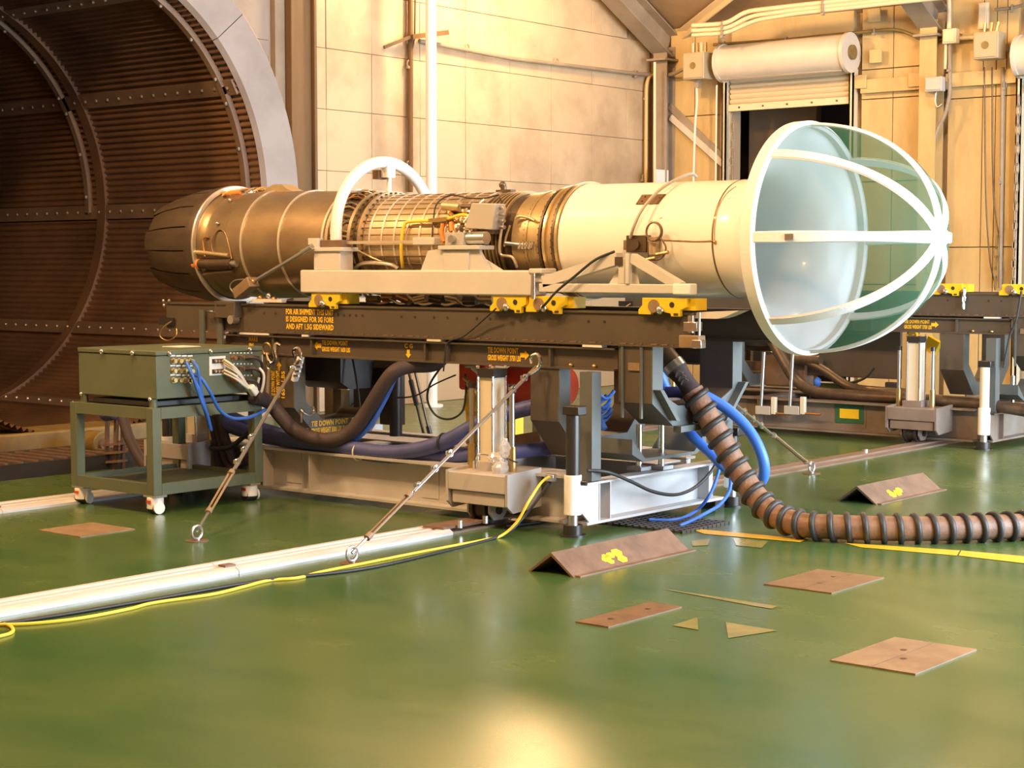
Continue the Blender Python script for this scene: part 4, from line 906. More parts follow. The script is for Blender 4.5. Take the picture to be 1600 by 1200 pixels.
a, b, = ang_at(1000, 317, .395), ang_at(1036, 304, .395)
npl = MB(); k0 = ang_at(993, 319, .400); pts = [(993,319),(1028,318),(1040,303),(1003,304)]
npl.v = [tuple(ang_at(x, y, .398)) for x, y in pts]; npl.v += [tuple(Vector(v)-Vector((0, -.012, .006))) for v in npl.v]; npl.f = [(0,1,2,3),(4,7,6,5),(0,4,5,1),(1,5,6,2),(2,6,7,3),(3,7,4,0)]
npl_o = npl.build('name_plate', 'rust_plate', duct)
mb = MB()
for x, y in ((1003,314),(1012,314),(1008,307),(1018,306),(1030,308)): mb.ball(ang_at(x, y, .40), .006, 6, 4)
mb.build('rivet', 'dark_metal', npl_o, kind='stuff')
for px, py in ((1033,340),(1140,310),(1118,341),(1018,345)): MB().ball(ang_at(px, py, .388), .012, 8, 5).build('bolt_head', 'duct_white', duct)
cable('sensor_wire', E_([(1030,375),(1060,376),(1090,377),(1115,376)], .392), .0035, 'copper', duct)
cable('sensor_wire', E_([(1116,377),(1117,350),(1122,325),(1135,303),(1150,291)], .392), .0025, 'copper', duct)
MB().ball(ang_at(1117, 378, .392), .014, 6, 4).build('wire_clip', 'copper', duct)
# sensor bracket and coiled lead on the flank
sb = thing('sensor_bracket', 'rusty sensor block clamped on the flank of the white duct', 'bracket', ang_at(1005, 385, .40))
c = ang_at(1003, 382, .41)
MB().box((c.x-.13, c.y-.03, c.z-.035), (c.x-.05, c.y+.04, c.z+.03)).build('block', 'rusty', sb, bevel=.004)
MB().box((c.x-.10, c.y-.04, c.z-.05), (c.x+.06, c.y+.06, c.z+.06)).build('clamp', 'dark_metal', sb, bevel=.004)
MB().box((c.x+.06, c.y-.03, c.z-.07), (c.x+.13, c.y+.05, c.z+.05)).build('clamp_jaw', 'box_tan', sb, bevel=.004)
MB().cyl((c.x-.02, c.y-.06, c.z), (c.x-.02, c.y-.04, c.z), .035, n=12).build('knob', 'dark_metal', sb)
cl = thing('coiled_lead', 'brown coiled sensor lead hanging on the white duct', 'cable', ang_at(1021, 380, .44))
c = ang_at(1021, 362, .47)
for k in range(3): MB().torus((c.x, c.y+.006*k, c.z), .058+.002*k, .005, 'y', 28, 6).build('coil', 'rusty', cl)
q = [(1032,372),(1040,385),(1038,398),(1030,405),(1018,406),(1005,404),(995,398)]
cable('lead', [P(x, y, Y=c.y) for x, y in q], .006, 'rusty', cl)
for x, y in ((1015,405),(1035,396)): p = P(x, y, Y=c.y-.01); MB().cyl(p-Vector((.045, 0, .006)), p+Vector((.045, 0, .008)), .012, n=8).build('connector', 'copper', cl)
cable('lead_tail', [P(1012,378,Y=c.y), P(1013,400,Y=c.y), P(1014,418,Y=c.y)], .005, 'dark_metal', cl)
tag(cable('signal_cable', [P(985,372,Y=9.30), P(990,355,Y=9.28), P(1003,328,Y=9.32), P(1025,302,Y=9.42), P(1050,284,Y=9.55), P(1078,272,Y=9.8), P(1088,276,Y=10.0)], .011, 'box_grey'), 'grey cable arching over the white duct', 'cable')
tag(cable('black_lead', [P(960,393,Y=9.15), P(930,406,Y=9.12), P(900,430,Y=9.1), P(870,455,Y=9.1), P(855,472,Y=9.1), P(847,480,Y=9.12)], .009, 'black_rubber'), 'black lead running from the truss apex down to a yellow roller bracket', 'cable')
tag(cable('black_wire', [P(775,482,Y=9.12), P(755,500,Y=9.15), P(725,525,Y=9.17), P(700,535,Y=9.19), P(695,560,Y=9.19), P(693,580,Y=9.2)], .006, 'black_rubber'), 'thin black wire crossing the brown side rail', 'wire')

# ================================================================== netted debris screen over the bell
scr = thing('debris_screen', 'dome of green netting with white straps over the inlet bell', 'screen', (-5.5, EC[0], EC[1]-.75))
RX, RR, HT = -5.545, .718, .90
def dome(u):                            # u 0 rim .. 1 apex
    a = u*PI/2; return RX+HT*math.sin(a), RR*math.cos(a)**.92
prof = [dome(k/18) for k in range(18)]+[(RX+HT, .01)]
MB().lathe(prof, EC, 72).build('netting', 'green_net', scr)
MB().lathe([(RX-.05, .712), (RX-.045, .742), (RX+.03, .744), (RX+.05, .722), (RX+.03, .702), (RX-.03, .705)], EC, 96).build('rim_band', 'strap_white', scr)
for k in range(8):
    a = k*PI/4; ca = Vector((0, math.cos(a), -math.sin(a))); mb = MB(); n_ = 22
    for j in range(n_+1):
        u = j/n_*.985; x, r_ = dome(u); x2, r2 = dome(min(u+.01, 1)); tx, tr = x2-x, r2-r_; l = math.hypot(tx, tr) or 1; nx, nr = -tr/l, tx/l
        w = .034+.003*math.sin(9*u+k)
        rad = Vector((0, math.sin(a), math.cos(a)))
        base = Vector((x, EC[0], EC[1]))+rad*r_
        for sx, off in ((-w, .0), (-w*.8, .014), (w*.8, .014), (w, .0), (w*.8, -.008), (-w*.8, -.008)):
            mb.v.append(tuple(base+ca*sx+(Vector((nx, 0, 0))+rad*nr)*off))
    for j in range(n_):
        for i in range(6): i2 = (i+1) % 6; mb.f.append((j*6+i, j*6+i2, (j+1)*6+i2, (j+1)*6+i))
    mb.build('strap', 'strap_white', scr)
MB().cyl((RX+HT-.02, EC[0], EC[1]), (RX+HT+.05, EC[0], EC[1]), .075, .045, n=18).build('apex_cap', 'strap_white', scr, bevel=.01)
x, r_ = dome(.20); p = epos(x, r_+.018, -PI/2); MB().box(p-Vector((.03, .008, .018)), p+Vector((.03, .004, .018))).build('buckle', 'steel', scr)
for k in (0, 1): MB().lathe([(RX+.60+.06*k, RR*.70-.06*k), (RX+.615+.06*k, RR*.695-.06*k)], EC, 48, PI*.55, PI*.95).build('net_seam', 'screen_rim', scr)

# ================================================================== grey engine cradle
cra = thing('engine_cradle', 'pale grey engine cradle with a white arch over the engine', 'cradle', (-8.4, EC[0], 1.5))
for s, y in ((1, 9.14), (-1, 10.36)):
    MB().box((-9.56, y, 1.548), (-7.31, y+s*.17, 1.722)).build('side_beam', 'cradle_grey', cra, bevel=.012)
    p = MB().box((-9.42, y+s*.01, 1.72), (-9.14, y+s*.15, 1.875)).build('rear_post', 'cradle_grey', cra, bevel=.006)
    MB().box((-9.46, y-s*.005, 1.86), (-9.10, y+s*.165, 1.89)).build('post_cap', 'cradle_grey', p, bevel=.004)
    MB().box((-9.47, y, 1.88), (-9.36, y+s*.06, 1.96)).build('lug', 'cradle_grey', p, bevel=.004)
    MB().box((-9.36, y+s*.02, 1.885), (-9.12, y+s*.13, 1.945)).build('pin_block', 'rusty', p, bevel=.004)
    MB().bar((-9.12, y+s*.07, 1.925), (-8.38, y+s*.07, 1.925), .02, .022).build('strut', 'bright_band', cra)
    g = MB().prism([(-8.34, 1.72), (-8.27, 1.86), (-8.12, 1.875), (-7.79, 1.875), (-7.79, 1.85), (-7.70, 1.72)], 'y', y+s*.02, y+s*.05).build('front_gusset', 'cradle_grey', cra)
    MB().box((-8.12, y+s*.01, 1.72), (-7.88, y+s*.14, 1.86)).build('front_post', 'cradle_grey', g, bevel=.004)
    MB().prism([(-7.88, 1.85), (-7.62, 1.722), (-7.88, 1.722)], 'y', y+s*.06, y+s*.08).build('front_gusset_rib', 'cradle_grey', cra)
    MB().box((-8.15, y-s*.01, 1.865), (-7.77, y+s*.16, 1.895)).build('cap_plate', 'cradle_grey', g, bevel=.004)
    h = MB().box((-8.10, y+s*.01, 1.895), (-7.93, y+s*.12, 1.985)).build('clamp_block', 'box_grey', g, bevel=.004)
    MB().cyl((-8.02, y-s*.02, 1.94), (-8.02, y+s*.01, 1.94), .028, n=14).build('clamp_bolt', 'steel', h)
    MB().cyl((-7.93, y+s*.065, 1.945), (-7.76, y+s*.065, 1.945), .045, n=20).build('trunnion', 'steel', h)
    for k in range(5): MB().ball((-8.08+k*.05, y+s*.03, 1.99), .012, 6, 4).build('bolt', 'chrome', h)
    MB().box((-8.43, y+s*.03, 1.90), (-8.22, y+s*.10, 1.955)).build('strut_end', 'cradle_grey', cra, bevel=.006)
    q = MB().box((-7.33, y-s*.01, 1.70), (-7.22, y+s*.16, 1.735)).build('end_latch', 'cradle_grey', cra, bevel=.008)
    MB().cyl((-7.285, y-s*.01, 1.53), (-7.285, y-s*.01, 1.70), .016, n=12).build('latch_bolt', 'chrome', q)
    # forward truss
    MB().box((-7.25, y, 1.575), (-6.14, y+s*.07, 1.635)).build('lower_chord', 'cradle_grey', cra, bevel=.006)
    MB().box((-6.16, y-s*.01, 1.57), (-6.03, y+s*.08, 1.64)).build('chord_cap', 'bell_white', cra, bevel=.008)
    MB().bar((-7.22, y+s*.035, 1.645), (-6.60, y+s*.035, 1.800), .07, .075).build('brace', 'cradle_grey', cra)
    MB().bar((-6.50, y+s*.035, 1.805), (-6.12, y+s*.035, 1.62), .06, .06).build('brace', 'cradle_grey', cra)
    po_ = MB().prism([(-6.70, 1.635), (-6.59, 1.79), (-6.50, 1.79), (-6.46, 1.635)], 'y', y+s*.05, y+s*.06).build('post_web', 'cradle_grey', cra)
    MB().box((-6.595, y+s*.005, 1.635), (-6.545, y+s*.065, 1.80)).box((-6.53, y-s*.01, 1.635), (-6.50, y+s*.02, 1.83)).build('truss_post', 'cradle_grey', po_, bevel=.004)
    MB().box((-6.615, y-s*.005, 1.755), (-6.555, y-s*.0, 1.81)).build('socket', 'dark_metal', po_)
    MB().box((-7.30, y+s*.02, 1.64), (-7.0, y+s*.10, 1.70)).build('chord_block', 'cradle_grey', cra, bevel=.004)
mb = MB(); arc = [(-9.24, 9.21, 1.945)]+[(-9.24, 9.75-.54*math.cos(t_*PI/24), 2.02+.53*math.sin(t_*PI/24)) for t_ in range(25)]+[(-9.24, 10.29, 1.945)]
ao = MB().tube(arc, .044, 16).build('arch', 'white_paint', cra)
MB().box((-9.27, 9.73, 2.43), (-9.20, 9.82, 2.54)).build('arch_bracket', 'white_paint', ao, bevel=.004)
MB().box((-9.33, 9.70, 2.42), (-9.27, 9.80, 2.49)).build('arch_clamp', 'brown_column', ao); MB().cyl((-9.23, 9.78, 2.30), (-9.23, 9.78, 2.43), .018, n=10).build('arch_rod', 'white_paint', ao)
# brace rod from the rail stop to the rear post
rod = thing('brace_rod', 'steel brace rod slanting from the stop block to the cradle post', 'rod', P(380, 455, Y=9.14))
a, b, c = P(372, 460, Y=9.14), P(396, 440, Y=9.13), P(488, 385, Y=9.12)
MB().bar(a, b, .10, .085).build('sleeve', 'tan_plate', rod, bevel=.006); MB().cyl(b, c, .014, n=10).build('rod', 'steel', rod)
MB().cyl(c-(c-b).normalized()*.12, c, .024, n=10).build('clevis', 'steel', rod); MB().ball(b, .03, 8, 5, (.8,.8,.8)).build('collar', 'brass', rod)
cable('lanyard', [a+Vector((-.02,-.02,0)), a+Vector((-.06,-.03,.06)), a+Vector((0,-.03,.11)), b+Vector((0,-.03,.02))], .005, 'steel', rod)
# yellow roller brackets on the rail
def roller(label, xc, w, parent_delta=None):
    t = thing('roller_bracket', label, 'roller bracket', (xc, 9.2, 1.456), 'yellow roller brackets on the trailer rails')
    y = 9.155
    MB().prism([(xc-w/2-.03, 1.44), (xc-w/2-.03, 1.47), (xc-w/2, 1.50), (xc-w/2, 1.548), (xc+w/2, 1.548), (xc+w/2, 1.49), (xc+w*.36, 1.47), (xc+w*.36, 1.43), (xc+w*.16, 1.43), (xc+w*.14, 1.45), (xc+.0, 1.456), (xc-w*.28, 1.456), (xc-w*.30, 1.44)], 'y', y, y+.03).build('side_plate', 'bracket_yellow', t, bevel=.003)
    MB().box((xc-w/2+.02, y+.03, 1.47), (xc+w/2+.05, y+.16, 1.545)).build('body', 'bracket_yellow', t)
    MB().cyl((xc-w*.22, y-.012, 1.495), (xc-w*.22, y+.0, 1.495), .042, n=22).build('roller_disc', 'tan_plate', t)
    MB().ball((xc-w*.06, y-.012, 1.470), .030, 10, 6).build('grease_nut', 'chrome', t)
    MB().cyl((xc+w*.18, y-.004, 1.505), (xc+w*.18, y+.002, 1.505), .018, n=14).build('pin_hole', 'black_rubber', t)
    MB().box((xc+w*.22, y-.004, 1.438), (xc+w*.32, y+.0, 1.452)).build('stamp', 'dark_metal', t)
    return t
ros = [roller('yellow roller bracket under the aft end of the cradle beam', PX(510, 9.17), .30), roller('yellow roller bracket at the forward end of the cradle beam', PX(798, 9.17), .29),
       roller('yellow roller bracket under the truss beside the beam end', PX(857, 9.17), .31), roller('yellow roller bracket under the forward end of the truss', PX(1040, 9.17), .34)]
for o, px, lab in ((ros[0], 1485, 'yellow roller bracket on the empty trailer beside the netted bell'), (ros[1], 1592, 'yellow roller bracket on the empty trailer at the picture edge')):
    c = dup(o); c.location = (PX(px, 9.2+D2[1]), 9.2+D2[1], 1.486); c['label'] = lab
chain('shackle_chain', 'short bright chain hanging over the rail of the empty trailer', P(1507, 452, Y=9.15+D2[1]), P(1505, 482, Y=9.15+D2[1]), .05, 'chrome', r=.010)
# hook plate and adjuster at the forward end of the rail
ad = thing('rail_adjuster', 'steel screw adjuster on the forward end of the brown rail', 'adjuster', (-6.0, 9.17, 1.25))
p = P(1086, 508, Y=9.17); MB().cyl((p.x-.03, 9.17, 1.33), (p.x-.03, 9.17, 1.44), .022, n=12).build('screw', 'steel', ad)
MB().box((p.x-.07, 9.14, 1.34), (p.x+.03, 9.21, 1.40)).build('nut_block', 'chrome', ad, bevel=.004)
MB().box((p.x-.09, 9.12, 1.235), (p.x+.06, 9.2, 1.315)).build('foot_block', 'tan_plate', ad, bevel=.005); MB().box((p.x+.02, 9.10, 1.235), (p.x+.09, 9.16, 1.29)).build('bolt_block', 'chrome', ad, bevel=.005)
MB().cyl((p.x+.045, 9.15, 1.28), (p.x+.045, 9.15, 1.46), .008, n=8).build('rod', 'steel', ad)
tag(MB().prism([(-6.06, 1.458), (-5.72, 1.475), (-5.82, 1.435), (-5.88, 1.42), (-6.06, 1.42)], 'y', 9.22, 9.34).build('hook_plate', 'cradle_grey'), 'grey hooked plate at the forward tip of the trailer rail', 'plate')

# ================================================================== green cart and the connector box on it
CX0, CX1, CY0, CY1 = -10.55, -9.60, 7.75, 8.78
cart = thing('utility_cart', 'dark green steel frame cart on white casters', 'cart', ((CX0+CX1)/2, (CY0+CY1)/2, 0))
W = .075
for x in (CX0, CX1-W):
    for y in (CY0, CY1-W): MB().box((x, y, .135), (x+W, y+W, .755)).build('leg', 'cart_green', cart, bevel=.004)
for z0, z1 in ((.135, .215), (.675, .755)):
    for y in (CY0, CY1-W*.6): MB().box((CX0+W, y, z0), (CX1-W, y+W*.6, z1)).build('frame_rail', 'cart_green', cart)
    for x in (CX0, CX1-W*.6): MB().box((x, CY0+W, z0), (x+W*.6, CY1-W, z1)).build('frame_rail', 'cart_green', cart)
MB().box((CX0+.04, CY0+.04, .17), (CX1-.04, CY1-.04, .185)).build('shelf', 'cart_green', cart)
MB().box((CX0+.02, CY0+.02, .74), (CX1-.02, CY1-.02, .752)).build('top_sheet', 'black_steel', cart)
for x, y, rz in ((CX0+.06, CY0+.06, .3), (CX1-.06, CY0+.06, -.2), (CX1-.06, CY1-.08, 1.4), (CX0+.06, CY1-.08, .6)):
    c = MB().box((x-.07, y-.05, .120), (x+.07, y+.05, .135)).build('caster_plate', 'bolt_steel', cart)
    MB().cyl((x, y, .035), (x, y, .120), .060, n=24).build('caster_hood', 'white_paint', c, bevel=.006)
    MB().cyl((x-.045*math.cos(rz), y-.045*math.sin(rz), .045), (x+.045*math.cos(rz), y+.045*math.sin(rz), .043), .043, n=20).build('caster_wheel', 'black_rubber', c)
    MB().cyl((x+.05*math.cos(rz), y+.05*math.sin(rz), .045), (x+.065*math.cos(rz), y+.065*math.sin(rz), .045), .042, n=20).build('wheel_disc', 'white_paint', c)
    a = -.9; MB().box((x-.02, y-.064, .080), (x+.025, y-.058, .100)).build('caster_badge', 'red_paint', c)
BX0, BX1, BY0, BY1, BZ0, BZ1 = -10.49, -9.605, 7.79, 8.79, .815, 1.155
cb = thing('connector_box', 'green steel connector box standing on the cart', 'connector box', ((BX0+BX1)/2, (BY0+BY1)/2, .755))
MB().box((BX0, BY0, BZ0), (BX1, BY1, BZ1-.035)).build('body', 'cart_green', cb, bevel=.005)
lid = MB().box((BX0-.004, BY0-.006, BZ1-.032), (BX1+.006, BY1+.004, BZ1)).build('lid', 'cart_green', cb, bevel=.005)
for x, y in ((-10.2, BY0-.012), (-9.85, BY0-.012)): MB().ball((x, y, BZ1-.02), .020, 8, 5).build('lid_screw', 'chrome', lid)
for y in (7.9, 8.28, 8.66): MB().ball((BX1+.012, y, BZ1-.02), .020, 8, 5).build('lid_screw', 'chrome', lid)
MB().box((-10.1, 8.25, BZ1), (-9.9, 8.45, BZ1+.004)).build('instruction_label', 'paper_white', lid)
for x in (BX0+.04, BX1-.06):
    for y in (BY0+.02, BY1-.06):
        f = MB().cyl((x, y, .755), (x, y, BZ0), .028, n=14).build('foot', 'cart_green', cb); MB().ball((x, y-.03, BZ0+.0), .016, 8, 5).build('foot_bolt', 'chrome', f)
MB().box((BX0+.1, BY0+.05, .757), (BX1-.1, BY1-.05, .79)).build('drip_tray', 'trailer_post', cb)
XF = BX1+.001
def bx(px, py): p = P(px, py, X=XF); return p
def connector(px, py, m='brass', L=.035, r=.016, tag_=True):
    p = bx(px, py); c = MB().cyl((XF, p.y, p.z), (XF+.008, p.y, p.z), r*1.35, n=12).cyl((XF, p.y, p.z), (XF+L, p.y, p.z), r, n=12).build('connector', m, cb)
    if tag_: MB().box((XF, p.y-.022, p.z+.032), (XF+.0015, p.y+.022, p.z+.043)).build('marker_strip', 'paper_white', c)
for j, y in enumerate((564, 579.5, 594)):
    for i, x in enumerate((270, 279, 288, 297)): connector(x, y+.1*i)
a, b = bx(327, 587), bx(352, 556); pan = MB().box((XF, a.y, a.z), (XF+.003, b.y, b.z)).build('switch_panel', 'paper_white', cb)
for y in (564, 580):
    p0, p1 = bx(331, y+4), bx(351, y-4); MB().box((XF+.003, p0.y, p0.z), (XF+.012, p1.y, p1.z)).build('switch_block', 'black_rubber', pan)
    for k in range(4): p = bx(334+k*5, y); MB().cyl((XF+.012, p.y, p.z), (XF+.03, p.y, p.z), .010, n=8).build('switch', 'copper' if k % 2 else 'brass', pan)
for y, n_ in ((559, 6), (576, 5), (594, 4)):
    for k in range(n_):
        px = 363+k*7; connector(px, y, 'dark_metal' if k % 2 else 'copper', .045, .014, False)
        p = bx(px, y); 
    q0, q1 = bx(360, y-6), bx(396, y-8)
    for k in range(7): p = bx(360+k*5.5, y-7.5); MB().box((XF, p.y-.008, p.z-.005), (XF+.0015, p.y+.008, p.z+.005)).build('marker_strip', 'paper_white', cb)
# leads out of the box
def lead(label, pts, r, m, name='lead', group=None, cat='cable'): return tag(cable(name, pts, r, m), label, cat, group)
GB = 'blue leads from the connector box'
X1, X2 = XF+.04, XF+.10
lead('blue lead from the lowest connector row to under the box, nearest the corner', [P(291,566,X=X1), P(300,585,X=X2), P(309,610,X=X2), P(318,635,X=X2), P(325,652,X=XF+.05), P(330,672,X=XF-.02)], .012, 'cable_blue', 'box_lead', GB)
lead('blue lead from the middle connector row dropping steeply', [P(296,582,X=X1), P(308,600,X=X2), P(315,625,X=X2), P(322,648,X=XF+.06), P(327,668,X=XF-.02)], .012, 'cable_blue', 'box_lead', GB)
lead('blue lead from the top connector row crossing the others', [P(301,565,X=X1), P(308,573,X=X2+.02), P(311,590,X=X2+.02), P(316,620,X=X2), P(324,650,X=XF+.07), P(328,670,X=XF)], .012, 'cable_blue', 'box_lead', GB)
lead('blue lead sweeping in a long bow to the cart leg', [P(302,585,X=X1), P(315,592,X=X2+.02), P(328,612,X=X2+.04), P(343,640,X=X2), P(362,653,X=X2), P(385,653,X=X2), P(402,647,X=XF+.06), P(415,640,X=XF+.02)], .013, 'cable_blue', 'box_lead', GB)
GW = 'cream leads from the switch panel'
for k, (y0, s) in enumerate(((562, 0), (566, 3), (570, 6), (578, 9), (583, 12))):
    lead(['uppermost', 'second highest', 'middle', 'second lowest', 'lowest'][k]+' cream lead leaving the white switch panel', [P(350,y0,X=XF+.02), P(362+s*.4,y0+8,X=X2), P(374+s*.3,y0+20-s*.3,X=X2+.01), P(386,601+k*1.2,X=X2), P(397,612,X=XF+.06)], .009, 'cable_white', 'panel_lead', GW)
tie = tag(MB().bar(P(390,603,X=X2), P(399,616,X=X2), .06, .05).build('cable_wrap', 'paper_white', bevel=.01), 'white wrap binding the cream leads together', 'wrap')
GP = 'dark plug leads at the far end of the connector box'
for k, (x0, y0) in enumerate(((397, 560), (397, 577), (392, 595))):
    lead('dark plug lead curling off the far end of the connector box, '+['top', 'middle', 'bottom'][k]+' row', [P(x0-14,y0,X=XF+.04), P(x0,y0-1,X=X2), P(x0+11,y0+6,X=X2-.02), P(x0+12,y0+22,X=XF+.04), P(403,625,X=XF)], .011, 'sleeve_dark', 'plug_lead', GP)
lead('pale looped wire pair beside the hanging hook', [P(405,575,X=XF+.1), P(412,585,X=XF+.12), P(411,603,X=XF+.1), P(405,618,X=XF+.06), P(401,608,X=XF+.06), P(405,590,X=XF+.08)], .010, 'paper_white', 'wire_pair')

# ================================================================== hose and cable bundles
lead('dark sleeved cable loom drooping from the cart to under the trailer', [P(398,620,X=-9.55), P(420,628,Y=8.85), P(437,648,Y=8.9), P(460,672,Y=8.95), P(490,685,Y=8.97), P(522,687,Y=9.0), P(548,675,Y=9.05), P(572,645,Y=9.1), P(594,610,Y=9.12), P(615,582,Y=9.15), P(640,572,Y=9.24), P(680,568,Y=9.35), P(700,545,Y=9.45)], .055, 'sleeve_dark', 'cable_loom')
lead('blue hose bundled behind the dark cable loom', [P(445,650,Y=9.02), P(470,672,Y=9.05), P(505,688,Y=9.07), P(545,690,Y=9.1), P(575,668,Y=9.15), P(595,635,Y=9.18), P(612,600,Y=9.22), P(622,570,Y=9.3)], .022, 'hose_blue', 'loom_hose')
GH = 'thick blue hoses along the trolley beam'
lead('thick blue hose lying along the trolley beam, upper one', [P(335,655,Y=8.98), P(365,668,Y=9.0), P(412,682,Y=9.04), P(470,690,Y=9.05), P(540,699,Y=9.06), P(600,707,Y=9.06), P(650,703,Y=9.07), P(700,688,Y=9.1), P(745,664,Y=9.15), P(800,644,Y=9.25), P(850,632,Y=9.35)], .055, 'hose_navy', 'blue_hose', GH, 'hose')
lead('thick blue hose lying along the trolley beam, lower one', [P(340,640,Y=9.08), P(380,660,Y=9.1), P(430,676,Y=9.14), P(520,700,Y=9.14), P(600,714,Y=9.13), P(680,713,Y=9.14), P(760,710,Y=9.2), P(840,702,Y=9.45), P(930,690,Y=9.8)], .05, 'hose_navy', 'blue_hose', GH, 'hose')
tag(MB().torus(P(560,706,Y=9.06), .062, .006, 'x', 20, 6).build('cable_tie', 'paper_white'), 'white tie looped round the thick blue hose', 'cable tie')
tag(MB().torus(P(692,691,Y=9.09), .060, .008, 'x', 20, 6).build('hose_tie', 'black_rubber'), 'black band round the thick blue hose', 'band')
for k in range(3):
    lead('dark hose hanging inside the green cart frame, '+['nearest the corner post', 'middle one', 'furthest from the post'][k], [P(330+k*6,650,Y=8.96), P(338+k*8,690,Y=8.95), P(345+k*12,725,Y=8.95), P(360+k*14,742-k*12,Y=8.96)], .035, 'sleeve_dark', 'hanging_hose', 'dark hoses inside the cart frame', 'hose')
lead('slack black cable sagging across the cart opening', [P(330,700,Y=8.9), P(360,698,Y=8.88), P(380,683,Y=8.86), P(405,664,Y=8.85)], .02, 'black_rubber', 'slack_cable')
lead('dark hose curving down behind the green cart', [P(190,645,Y=9.2), P(200,680,Y=9.2), P(212,705,Y=9.2), P(225,725,Y=9.2), P(240,745,Y=9.2)], .045, 'sleeve_dark', 'drain_hose', None, 'hose')
tag(MB().cyl(P(163,646,Y=9.25), P(182,643,Y=9.25), .07, n=16).build('padded_roll', 'hose_navy', bevel=.02), 'dark blue padded roll above the step stand', 'roll')
# flexible corrugated air hose
hose_px = [(1028,543,'Y',9.62),(1045,562,'Y',9.62),(1068,592,'Y',9.64),(1090,625,'Y',9.67),(1118,672,'Y',9.70),(1150,728,'Y',9.73),(1183,778,'Y',9.73),(1214,806,'Y',9.71)]
pts = [P(x, y, Y=v) for x, y, _, v in hose_px]+[P(x, y, Z=.095) for x, y in ((1255,820),(1300,823),(1360,825),(1430,826),(1500,825),(1560,823),(1620,820),(1700,815))]
sp = spline(pts, 16)
fh = thing('air_hose', 'fat brown corrugated air hose with black spiral ribs curving to the floor', 'hose', P(1250, 830, Z=0))
k0 = 42; body = sp[k0:]
MB().tube(body, .078, 18).build('canvas_body', 'duct_canvas', fh)
# helical rib, one piece per turn, on frames carried along the hose
L = [0]; fa = Vector((0, 1, 0)); frames = []
for i in range(len(body)):
    d = (body[min(i+1, len(body)-1)]-body[max(i-1, 0)]).normalized(); fa = (fa-d*fa.dot(d)).normalized(); frames.append((fa.copy(), d.cross(fa)))
    if i: L.append(L[-1]+(body[i]-body[i-1]).length)
def along(s):
    s = max(0, min(s, L[-1]-1e-4))
    for i in range(len(L)-1):
        if L[i+1] >= s: t = (s-L[i])/(L[i+1]-L[i]); return body[i].lerp(body[i+1], t), frames[i]
s = .06; pitch = .105
while s < L[-1]-.1:
    ring = []
    for j in range(21):
        c, (a, b) = along(s+pitch*(j/20-.5)*.5); t = 2*PI*j/20; ring.append(c+(a*math.cos(t)+b*math.sin(t))*.082)
    MB().tube(ring, .0205, 8).build('spiral_rib', 'black_rubber', fh, sharp=60); s += pitch
MB().tube(sp[4:22], .072, 18).build('inlet_elbow', 'dark_metal', fh, label='dark metal elbow at the trailer end')
MB().tube(sp[20:26], .080, 18).build('hose_clamp', 'steel', fh)
MB().tube(sp[25:44], .070, 18, rs=[.074-.012*math.sin(k/18*PI) for k in range(19)]).build('tape_wrap', 'sleeve_dark', fh)
MB().tube(spline([P(1000,532,Y=9.62), P(1018,537,Y=9.62), P(1035,551,Y=9.62)], 6), .055, 14).build('stub_pipe', 'tan_plate', fh)
for k in range(3): cable('cable_tie', [sp[30+k*3]+Vector((0,-.07,0)), sp[30+k*3]+Vector((.03,-.09,.04)), sp[30+k*3]+Vector((.07,-.09,.03))], .006, 'bolt_steel', fh, 4, 5)
GBH = 'blue hoses at the forward end'
lead('blue hose looping out to the floor side past the corrugated hose', [P(1085,612,Y=9.85), P(1108,622,Y=9.9), P(1140,642,Y=9.95), P(1170,672,Y=10.0), P(1190,710,Y=10.02), P(1194,740,Y=10.05), P(1183,757,Y=10.1), P(1160,752,Y=10.2)], .038, 'hose_blue', 'blue_hose', GBH, 'hose')
lead('blue hose dropping diagonally behind the corrugated hose', [P(1064,660,Y=9.95), P(1085,685,Y=9.95), P(1110,708,Y=9.97), P(1130,728,Y=10.0), P(1150,743,Y=10.1), P(1166,752,Y=10.2)], .036, 'hose_blue', 'blue_hose', GBH, 'hose')
lead('blue hose rising steeply beside the forward trailer post', [P(1018,535,Y=9.85), P(1026,560,Y=9.85), P(1033,590,Y=9.85), P(1042,612,Y=9.9)], .040, 'hose_blue', 'blue_hose', GBH, 'hose')
lead('short navy hose lying across the forward cross frame', [P(1040,613,Y=9.75), P(1060,613,Y=9.78), P(1082,618,Y=9.8)], .038, 'hose_navy', 'blue_hose', GBH, 'hose')
lead('black cable draped in front of the white end beam', [P(918,735,Y=9.0), P(950,738,X=-6.66), P(985,752,X=-6.64), P(1020,768,X=-6.63), P(1055,773,X=-6.63), P(1085,762,X=-6.63), P(1110,738,X=-6.63), P(1126,712,X=-6.62)], .012, 'black_rubber', 'draped_cable')
lead('thin blue cord looping from the beam end to the floor grating', [P(1126,708,X=-6.6), P(1122,740,X=-6.6), P(1108,775,X=-6.55), P(1085,800,Z=.03), P(1055,812,Z=.02), P(1014,812,Z=.025)], .012, 'cable_blue', 'thin_blue_cable', 'thin blue cords at the white beam')
lead('thin blue cord lying across the grating to the floor', [P(1128,718,X=-6.58), P(1140,740,X=-6.56), P(1140,765,X=-6.55), P(1125,788,X=-6.5), P(1095,806,Z=.05), P(1062,822,Z=.012)], .013, 'cable_blue', 'thin_blue_cable', 'thin blue cords at the white beam')
